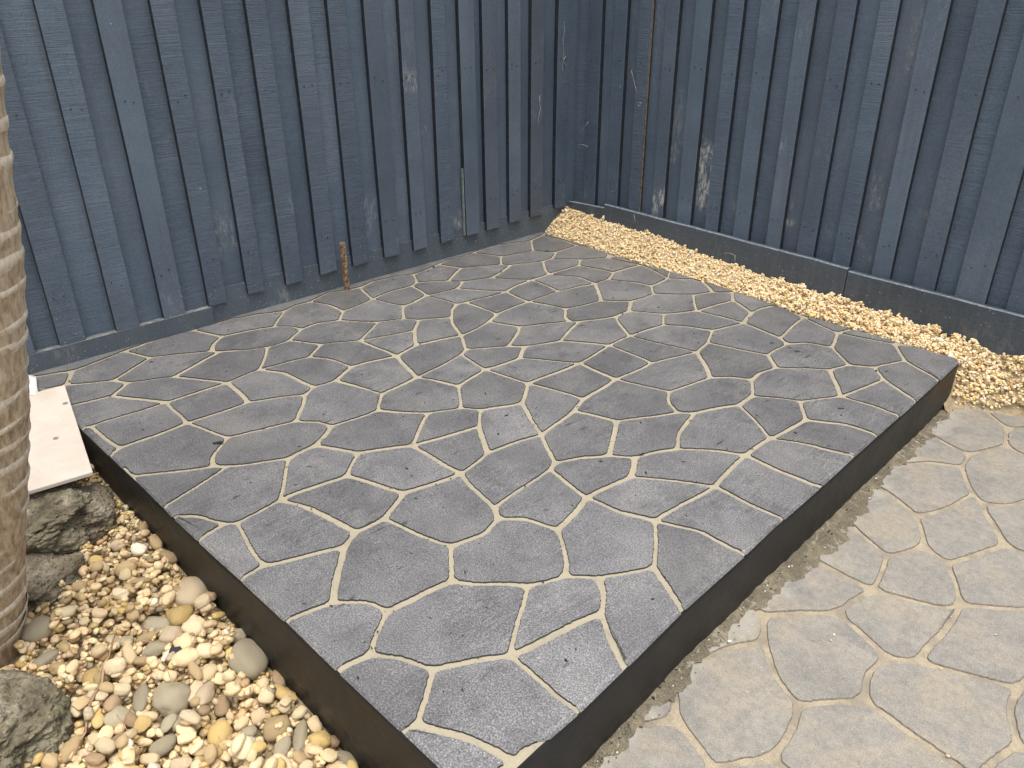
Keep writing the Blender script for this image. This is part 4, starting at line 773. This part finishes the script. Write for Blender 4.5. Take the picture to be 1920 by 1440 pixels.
def build_stuff(name, items, mat):
    """items: (shape, loc, rot3, scale, colour) -> one mesh"""
    Vs = []; Fs = []; Cs = []; off = 0
    for (V, F), loc, Rm, scl, col in items:
        P = (V*np.array(scl)) @ np.array(Rm).T + np.array(loc); Vs.append(P); Fs.append(F+off); off += len(V); Cs.append(np.tile(np.array([*col, 1.0]), (len(V), 1)))
    V = np.concatenate(Vs); F = np.concatenate(Fs); me = bpy.data.meshes.new(name)
    me.vertices.add(len(V)); me.vertices.foreach_set('co', V.ravel()); me.loops.add(F.size); me.loops.foreach_set('vertex_index', F.ravel().astype(np.int32))
    me.polygons.add(len(F)); me.polygons.foreach_set('loop_start', np.arange(len(F), dtype=np.int32)*3); me.polygons.foreach_set('loop_total', np.full(len(F), 3, dtype=np.int32))
    me.update(calc_edges=True); me.polygons.foreach_set('use_smooth', np.ones(len(F), dtype=bool))
    at = me.color_attributes.new('stone_colour', 'FLOAT_COLOR', 'POINT'); at.data.foreach_set('color', np.concatenate(Cs).ravel())
    return link(name, me, mat)
PAL_L = [('cream', 6), ('pale', 5), ('tan', 2.6), ('slate', 0.35), ('brown', 0.9), ('gold', 1.2), ('white', 0.35), ('pink', 0.8), ('speck', .6)]
PAL_R = [('cream', 5), ('pale', 6), ('white', 3), ('tan', 1.0), ('gold', .8), ('pink', .4), ('brown', .35), ('slate', .25)]
def pick(r, pal): return r.choices([a for a, _ in pal], [b for _, b in pal])[0]
def vary(r, c, k=1.0):
    s = min(r.uniform(0.82, 1.18)*k, 0.86/max(c)); return tuple(v*s*r.uniform(0.96, 1.04) for v in c)

# --- right strip and corner heap
def zsleep(x): return np.interp(x, [-0.05, 0.05, 0.28, 0.76, 0.90, 1.22, 1.6, 1.72, 2.02, 2.3, 2.48, 3.2], [0.298, 0.290, 0.276, 0.268, 0.240, 0.225, 0.203, 0.206, 0.186, 0.168, 0.165, 0.15])
def right_surface(X, Y):
    zs = zsleep(X); t = np.clip((Y+0.005)/(YS+0.005), 0, 1); prof_ = 0.158 + (zs-0.158)*t**0.85
    zc = 0.16 + 0.135*np.clip(1-np.hypot(X-0.02, Y-0.2)/0.26, 0, 1); prof_ = np.where(X < 0.22, np.maximum(prof_*1.0, zc*0+prof_), prof_)
    yb = np.interp(X, [2.32, 2.45, 2.56, 2.80, 4.0], [-0.07, 0.02, 0.075, 0.135, 0.3]); t2 = np.clip((Y-yb)/np.maximum(YS-yb, 0.03), 0, 1); low = (ZP+0.004) + (zs-ZP)*t2**0.8
    k = np.clip((X-2.26)/0.10, 0, 1); k = k*k*(3-2*k); out_ = prof_*(1-k)+low*k
    out_ = out_ + 0.003*np.sin(X*23+Y*31) + 0.002*np.sin(X*61-Y*17)
    return out_
RF_ = Field(-0.06, 3.3, -0.12, YS+0.005, 0.004, lambda X, Y: right_surface(X, Y)-0.016)
# sheet under the pebbles
gx = np.arange(-0.06, 3.31, 0.03); gy = np.linspace(-0.10, YS+0.02, 12); v = []; f = []
for x in gx:
    for y in gy: v.append((x, y, float(right_surface(np.array(x), np.array(y)))-0.014 - (0.06 if (y < -0.01 and x < 2.3) else 0)))
for i in range(len(gx)-1):
    for j in range(len(gy)-1): a = i*len(gy)+j; f.append((a, a+len(gy), a+len(gy)+1, a+1))
tag(link('gravel_ground', pydata('gravel_ground', v, f, True), M['soil']), kind='structure')
def ok_right(x, y):
    if y > YS-0.004 or x < -0.01: return False
    if x < 2.33: return y > 0.004
    yb = float(np.interp(x, [2.33, 2.45, 2.56, 2.80, 4.0], [-0.05, 0.03, 0.085, 0.15, 0.3])); return y > yb
r = random.Random(31); items = []
for k in range(21000):
    x = r.uniform(-0.02, 3.2); y = r.uniform(-0.08, YS)
    if not ok_right(x, y): continue
    s = min(0.014, 0.0042*math.exp(r.gauss(0, 0.30))); s *= 1.0 + (0.25 if x > 1.4 else 0); a, b, c = s*r.uniform(1.0, 1.45), s*r.uniform(0.8, 1.1), s*r.uniform(0.55, 0.9); ang = r.uniform(0, pi)
    z, tx, ty = RF_.drop(x, y, a, b, c, ang, 0.72)
    items.append((r.choice(S1), (x, y, z), rotm(ang, tx+r.uniform(-.2, .2), ty+r.uniform(-.2, .2)), (a, b, c), vary(r, PCOL[pick(r, PAL_R)], 1.5)))
for k in range(26):    # a few stray grains on the slab's back edge
    x = r.uniform(0.05, 2.2); y = -abs(r.gauss(0, 0.012))-0.002; s = r.uniform(0.003, 0.005); items.append((r.choice(S1), (x, y, H+0.003+s*0.5), rotm(r.uniform(0, 3), 0, 0), (s, s*0.8, s*0.6), vary(r, PCOL['cream'])))
tag(build_stuff('small_gravel', items, M['peb']), 'small cream gravel heaped between the slab and the timber sleepers', 'gravel', kind='stuff')

# larger stones among the right-hand gravel: things
def pebble(shape, loc, rot3, scl, mat, label, group=None, name='pebble', cache={}):
    key = (id(shape), mat.name)
    if key not in cache:
        me = pydata('pebble', shape[0], [tuple(int(i) for i in q) for q in shape[1]], True); me.materials.append(mat); cache[key] = me
    o = bpy.data.objects.new(name, cache[key]); C.objects.link(o); m4 = Matrix(rot3).to_4x4(); o.matrix_world = Matrix.Translation(loc) @ m4 @ Matrix.Diagonal((*scl, 1)); tag(o, label, 'pebble', group); return o
BR = [(2.62, 0.125, 0.030, 0.016, 0.3, 'slate', 'flat grey pebble lying in the right gravel near the picture edge'), (2.66, 0.150, 0.034, 0.018, 0.1, 'slate', 'largest grey pebble at the right picture edge in the gravel'),
      (2.55, 0.155, 0.016, 0.013, 0.9, 'white', 'round white pebble against the right-hand sleeper'), (2.50, 0.160, 0.014, 0.012, 0.2, 'cream', 'round cream pebble beside the white one at the right-hand sleeper'),
      (2.58, 0.14, 0.018, 0.014, 0.2, 'cream', 'plump cream pebble right of the two round ones by the sleeper'), (2.20, 0.075, 0.020, 0.010, -0.4, 'white', 'long white pebble in the gravel above the slab\'s right corner'), (2.34, 0.150, 0.013, 0.008, 0.4, 'slate', 'small dark grey pebble against the sleeper above the slab\'s right corner')]
for x, y, a, b, an, cn, lab in BR:
    z, tx, ty = RF_.drop(x, y, a, b, b*0.6, an, 0.4); pebble(S3[int(x*100) % 8], (x, y, z), rotm(an, tx, ty), (a, b, b*0.65), PM[cn], lab)

# --- left bed
def bedz(x): return np.interp(x, [.3, .5, .9, 1.2, 1.6, 1.85, 2.1, 2.6], [.07, .05, .015, -.005, -.035, -.065, -.10, -.125])
def slab_left_y(x): return float(np.interp(x, [-0.055, 0.3, 0.56, 0.79, 0.91, 1.2, 1.4, 1.62, 1.83, 2.04, 2.27, 2.489], [-2.735, -2.713, -2.6958, -2.6824, -2.6763, -2.661, -2.651, -2.636, -2.622, -2.611, -2.598, -2.586]))
bx = np.arange(0.0, 2.56, 0.05); by = np.arange(-4.2, -2.54, 0.06); v = []; f = []
for x in bx:
    for y in by: v.append((x, y, float(bedz(x))-0.030+0.006*sin(x*13+y*9)))
for i in range(len(bx)-1):
    for j in range(len(by)-1): a = i*len(by)+j; f.append((a, a+len(by), a+len(by)+1, a+1))
tag(link('pebble_bed_ground', pydata('pebble_bed_ground', v, f, True), M['soil']), kind='structure')
LF = Field(0.4, 2.45, -3.62, -2.56, 0.004, lambda X, Y: bedz(X)-0.030+0.006*np.sin(X*13+Y*9)+0.004*np.sin(X*41-Y*33))
ROCKS = [(0.82, -2.93, 0.17, 0.14), (1.03, -3.01, 0.12, 0.14), (0.84, -2.80, 0.11, 0.07), (1.50, -3.235, 0.16, 0.12), (1.225+0.0, -3.149, 0.10, 0.10)]
def ok_left(x, y, rad=0.0):
    if y > slab_left_y(x)-0.003-rad*0.8: return False
    for (a, b, c_, d) in ROCKS:
        if ((x-a)/c_)**2+((y-b)/d)**2 < 0.8: return False
    return True
r = random.Random(77); items = []
def bedx(r): return 0.55 + 1.85*r.random()
for k in range(13000):        # small stones filling in
    x = bedx(r); y = r.uniform(-3.40, -2.58)
    if not ok_left(x, y, 0.004): continue
    s = 0.0066*math.exp(r.gauss(0, 0.36)); a, b, c = s*r.uniform(1.0, 1.5), s*r.uniform(0.8, 1.1), s*r.uniform(0.5, 0.85); ang = r.uniform(0, pi)
    z, tx, ty = LF.drop(x, y, a, b, c, ang, 0.45); items.append((r.choice(S1), (x, y, z), rotm(ang, tx+r.uniform(-.2, .2), ty+r.uniform(-.2, .2)), (a, b, c), vary(r, PCOL[pick(r, PAL_L)], 1.15)))
traced = [(x, y, max(a, b)) for x, y, _, a, b, _, _ in STONES]
def near_traced(x, y, rad, k=0.8):
    return any((x-tx)**2+(y-ty)**2 < (tr_*k+rad*0.5)**2 for tx, ty, tr_ in traced)
mids = []
for k in range(6500):        # middle sized
    x = bedx(r); y = r.uniform(-3.50, -2.59); fx = float(np.interp(x, [0.6, 1.3, 1.9], [0.62, 0.95, 1.15])); s = 0.0096*math.exp(r.gauss(0, 0.27))*fx
    a, b, c = s*r.uniform(1.05, 1.7), s*r.uniform(0.8, 1.1), s*r.uniform(0.45, 0.8)
    if not ok_left(x, y, a) or near_traced(x, y, a, 0.72): continue
    mids.append((x, y, a, b, c, r.uniform(0, pi)))
# the ones that show largest become things, the rest stay one mass
def visible(x, y): return x > 0.86 and y > -3.06 - 0.16*(x-1.2) and x < 2.13
cand = sorted([m_ for m_ in mids if visible(m_[0], m_[1])], key=lambda m_: -m_[2]*m_[3]*(1+0.25*m_[0]))[:300-len(STONES)]
cs = set(id(m_) for m_ in cand)
order = mids[:]; r.shuffle(order); order.sort(key=lambda m_: id(m_) in cs)
def zone(x, y):
    if slab_left_y(x)-y < 0.085: return 'against the black slab side, ' + ('upper half' if x < 1.45 else 'lower half')
    if ((x-1.50)/0.24)**2+((y+3.235)/0.20)**2 < 1: return 'beside the bottom left lava rock'
    if x < 1.18 and y > -2.9: return 'between the upper rocks and the slab'
    if x < 1.32: return 'between the lower pitted boulder and the palm foot'
    if x < 1.58: return 'in the middle of the pebble bed'
    return 'near the bottom edge of the picture' if x > 1.82 else 'just below the middle of the pebble bed'
WORD = dict(cream='cream', pale='pale beige', tan='tan', slate='grey', brown='brown', gold='golden', white='white', pink='pinkish beige', speck='speckled grey')
for (x, y, a, b, c, ang) in order:
    z, tx, ty = LF.drop(x, y, a, b, c, ang, 0.42); cn = pick(r, PAL_L); rot3 = rotm(ang, tx*0.8+r.uniform(-.1, .1), ty*0.8+r.uniform(-.1, .1))
    if (x, y, a, b, c, ang) in cand:
        size = 'medium' if a > 0.017 else 'small'
        pebble(r.choice(S2 if a < 0.017 else S3), (x, y, z), rot3, (a, b, c), PM[cn], '%s %s rounded pebble lying %s' % (size, WORD[cn], zone(x, y)), '%s %s pebbles %s' % (size, WORD[cn], zone(x, y)))
    else: items.append((r.choice(S2), (x, y, z), rot3, (a, b, c), vary(r, PCOL[cn], 1.1)))
for i, (x, y, ang, a, b, cn, lab) in enumerate(STONES):
    a *= 0.90; b *= 0.90
    c = min(a, b)*(0.62 if cn in ('slate',) else 0.74); ang_shape = any(t in lab for t in ('angular', 'broken', 'shard', 'rough', 'squarish', 'conglomerate', 'cube'))
    y = min(y, slab_left_y(x)-min(a, b)*0.75); z, tx, ty = LF.drop(x, y, a, b, c, ang, 0.85 if c > 0.012 else 0.6)
    o = pebble((SA[i % 5] if ang_shape else S3[i % 8]), (x, y, z), rotm(ang, tx*0.6, ty*0.6), (a, b, c), PM[cn], lab)
tag(build_stuff('river_pebbles', items, M['peb']), 'mixed small cream and tan river pebbles filling the bed left of the slab', 'gravel', kind='stuff')

# ------------------------------------------------------------------ dry stalks, straws, roots, flakes
def ribbon(name, pts, width, mat, thick=0.0012, parent=None):
    """a thin bent blade or stem through pts"""
    bm = bmesh.new(); prev = None; n = len(pts); rings_ = []
    for i, p in enumerate(pts):
        p = Vector(p); t = (Vector(pts[min(i+1, n-1)])-Vector(pts[max(i-1, 0)])).normalized(); s = t.cross(Vector((0, 0, 1)))
        if s.length < 0.1: s = t.cross(Vector((1, 0, 0)))
        s.normalize(); u = s.cross(t); wd = width*(0.35+0.65*sin(pi*min(0.95, max(0.08, i/(n-1)))))
        rings_.append([bm.verts.new(p+s*wd/2), bm.verts.new(p+u*thick), bm.verts.new(p-s*wd/2), bm.verts.new(p-u*thick)])
    for a, b in zip(rings_, rings_[1:]):
        for i in range(4): bm.faces.new([a[i], a[(i+1) % 4], b[(i+1) % 4], b[i]])
    bm.faces.new(rings_[0]); bm.faces.new(rings_[-1][::-1]); bmesh.ops.recalc_face_normals(bm, faces=bm.faces)
    return link(name, bm_mesh(name, bm, True), mat, parent)
def bed_top(x, y):
    i = int((x-LF.x0)/LF.g); j = int((y-LF.y0)/LF.g); return float(LF.h[max(0, min(i, LF.h.shape[0]-1)), max(0, min(j, LF.h.shape[1]-1))])
def rtop(x, y):
    i = int((x-RF_.x0)/RF_.g); j = int((y-RF_.y0)/RF_.g); return float(RF_.h[max(0, min(i, RF_.h.shape[0]-1)), max(0, min(j, RF_.h.shape[1]-1))])
a_, b_, c__ = Vector((1.395, -2.898)), Vector((1.530, -2.977)), Vector((1.70, -3.10))
pp = [a_.lerp(b_, t/4) for t in range(4)] + [b_.lerp(c__, t/5) for t in range(6)]
o = ribbon('dry_stalk', [(p.x, p.y, bed_top(p.x, p.y)*0.5+(bedz(p.x)+0.012)*0.5+0.012) for p in pp], 0.0085, M['stalk'], 0.002); tag(o, 'long brown dry palm stalk lying across the pebble bed', 'stalk')
rr = random.Random(8)
def straw_set(n, fx, fy, topf, label, group, L=(0.03, 0.09)):
    for k in range(n):
        x, y = fx(rr), fy(rr); an = rr.uniform(0, pi); l = rr.uniform(*L); bend = rr.uniform(-.25, .25)
        pts = []
        for t in range(6): s = (t/5-0.5)*l; px, py = x+cos(an)*s-sin(an)*bend*s*s*8, y+sin(an)*s+cos(an)*bend*s*s*8; pts.append((px, py))
        zt = max(topf(*p) for p in pts)+0.002; tl = rr.uniform(-.06, .06)
        o = ribbon('straw', [(p[0], p[1], zt+tl*(i/5-0.5)*l) for i, p in enumerate(pts)], rr.uniform(0.0016, 0.0032), M['straw'], 0.0007); tag(o, label, 'straw', group)
straw_set(26, lambda q: q.uniform(1.0, 1.9), lambda q: q.uniform(-3.08, -2.75), bed_top, 'thin dry straw lying on the pebbles left of the slab', 'straws on the left pebble bed')
straw_set(9, lambda q: q.uniform(2.40, 2.72), lambda q: q.uniform(0.09, 0.165), rtop, 'thin dry straw tangled on the gravel by the slab\'s right corner', 'straws on the right gravel', (0.05, 0.13))
straw_set(10, lambda q: q.uniform(0.1, 2.3), lambda q: q.uniform(0.03, 0.165), rtop, 'short dry straw on the gravel strip between slab and sleepers', 'straws on the gravel strip', (0.02, 0.05))
# dead leaf standing at the slab's right corner
v = []; f = []
for i in range(7):
    t = i/6; wd = 0.011*sin(pi*(0.12+0.8*t)); v += [(-wd, 0.004*sin(t*3), 0.062*t), (0, -0.003+0.004*sin(t*3), 0.062*t), (wd, 0.004*sin(t*3), 0.062*t)]
for i in range(6):
    for k in range(2): a = i*3+k; f.append((a, a+1, a+4, a+3))
o = link('dead_leaf', pydata('dead_leaf', v, f, True), M['leaf'], None, (2.352, 0.012, ZP+0.004)); o.rotation_euler = (-0.35, 0.15, 0.9); o.modifiers.new('t', 'SOLIDIFY').thickness = 0.0012
tag(o, 'reddish dead leaf leaning on the slab\'s right corner', 'leaf')
# black plastic shard among the pebbles
bm = bmesh.new(); pts = [(-.018, .012), (-.006, .006), (.004, .014), (.016, .010), (.020, -.010), (.004, -.018), (-.010, -.012)]
t_ = [bm.verts.new((x, y, 0.003)) for x, y in pts]; b__ = [bm.verts.new((x, y, -0.003)) for x, y in pts]; bm.faces.new(t_[::-1]); bm.faces.new(b__)
for i in range(7): j = (i+1) % 7; bm.faces.new([t_[i], t_[j], b__[j], b__[i]])
bmesh.ops.recalc_face_normals(bm, faces=bm.faces); o = link('plastic_shard', bm_mesh('plastic_shard', bm), M['plastic'], None, (1.545, -2.805, bed_top(1.545, -2.805)+0.002)); o.rotation_euler = (0.25, 0.1, 0.4)
tag(o, 'shiny black plastic shard between the pebbles', 'shard')
# fibres and dried roots caught on the fences
def fibre(pts, label, wd=0.0022): o = ribbon('dried_root', pts, wd, M['web'], 0.0008); tag(o, label, 'dried root')
yf = YC-0.006
fibre([(0.004, 0.12+0.006*sin(t*2.1), 1.28-0.045*t) for t in range(7)], 'pale dried root hanging near the fence corner, high up', 0.003)
fibre([(0.005, 0.128+0.012*sin(t*1.7), 1.12-0.012*t) for t in range(6)], 'small pale tuft below the hanging root by the corner', 0.004)
fibre([(0.005, -0.055+0.010*sin(t*1.1), 0.92-0.030*t) for t in range(6)], 'pale curl of root on the left fence near the corner', 0.003)
fibre([(0.005, -0.048-0.010*sin(t*1.3), 0.93-0.028*t) for t in range(6)], 'second pale root strand twisted beside the curl on the left fence', 0.002)
fibre([(0.035+0.016*t, yf, 0.70+0.018*t) for t in range(5)], 'slanting dried twig caught in the fence corner at mid height', 0.0025)
fibre([(0.030+0.018*t, yf, 0.64+0.003*sin(t)) for t in range(5)], 'level dried twig caught in the fence corner below the slanting one', 0.002)
fibre([(0.455+0.012*sin(t*1.1), yf-0.002, 0.90+0.010*cos(t*1.1)) for t in range(6)], 'pale curled root loop on the right fence beside the brown gap', 0.003)
fibre([(0.385+0.012*t, yf, 1.06-0.028*t) for t in range(5)], 'thin pale stem arching down the right fence near the corner', 0.002)
fibre([(1.09, YS-0.004, 0.262), (1.13, YS-0.012, 0.272), (1.16, YS-0.014, 0.268), (1.175, YS-0.03, 0.235)], 'bent pale stem leaning on the middle sleeper', 0.0025)
fibre([(0.50, YS-0.004, 0.27), (0.515, YS-0.006, 0.31), (0.505, YS-0.008, 0.345)], 'upright dry stem against the middle sleeper near the corner', 0.0025)

def flakes(name, n, fx, fy, z, size, mat, label, cat, seed, elong=2.2):
    q = random.Random(seed); bm = bmesh.new()
    for k in range(n):
        x, y = fx(q), fy(q); s = size*math.exp(q.gauss(0, 0.45)); an = q.uniform(0, pi)
        m4 = Matrix.Translation((x, y, z+s*0.25)) @ Matrix.Rotation(an, 4, 'Z') @ Matrix.Rotation(q.uniform(-.3, .3), 4, 'X') @ Matrix.Diagonal((s*q.uniform(1, elong), s*0.8, s*0.4, 1))
        rr_v = bmesh.ops.create_icosphere(bm, subdivisions=1, radius=0.5, matrix=m4)['verts']
        for vv_ in rr_v: vv_.co += Vector((q.uniform(-1, 1), q.uniform(-1, 1), 0))*s*0.12
    o = link(name, bm_mesh(name, bm), mat); tag(o, label, cat, kind='stuff'); return o
flakes('coating_flakes', 900, lambda q: q.uniform(0.05, 2.40), lambda q: q.uniform(-2.62, -0.05), H+0.0036, 0.0034, M['flake'], 'tiny black coating flakes scattered over the slab', 'debris', 3, 2.6)
flakes('pale_crumbs', 70, lambda q: q.uniform(0.6, 2.25), lambda q: -abs(q.gauss(0, 0.9)) % 2.4 - 0.08, H+0.004, 0.0055, M['crumb'], 'tiny white stone crumbs scattered over the slab', 'debris', 5, 1.4)
flakes('sand_crumbs', 130, lambda q: q.uniform(2.50, 3.3), lambda q: q.uniform(-2.4, 0.0), ZP+0.002, 0.0038, mat_simple('yellow_crumb', (0.42, 0.35, 0.20), (0.60, 0.52, 0.34), 90), 'pale yellow crumbs scattered over the old paving', 'debris', 6, 1.5)
flakes('mortar_crumbs', 420, lambda q: 0.0, lambda q: 0.0, 0, 0.004, M['flake'], 'x', 'x', 9) if False else None
def edge_x(y): return float(np.interp(-y, [-p.y for p in RF], [p.x for p in RF]))
q_ = random.Random(12); bm = bmesh.new()
for k in range(420):
    y = q_.uniform(-2.5, -0.05); x = edge_x(y)+abs(q_.gauss(0, 0.022))+0.002; s = 0.0024*math.exp(q_.gauss(0, 0.45))
    bmesh.ops.create_icosphere(bm, subdivisions=1, radius=0.5, matrix=Matrix.Translation((x, y, ZP+0.005+s*0.2)) @ Matrix.Rotation(q_.uniform(0, 3), 4, 'Z') @ Matrix.Diagonal((s*1.5, s, s*0.8, 1)))
me = bm_mesh('mortar_grit', bm); me.materials.append(M['flake']); me.materials.append(M['crumb']); me.materials.append(M['mortar'])
for p in me.polygons: p.material_index = (0, 0, 2, 2, 1)[p.index//20*7 % 5]
tag(link('mortar_grit', me), 'dark and pale grit along the foot of the slab', 'debris', kind='stuff')
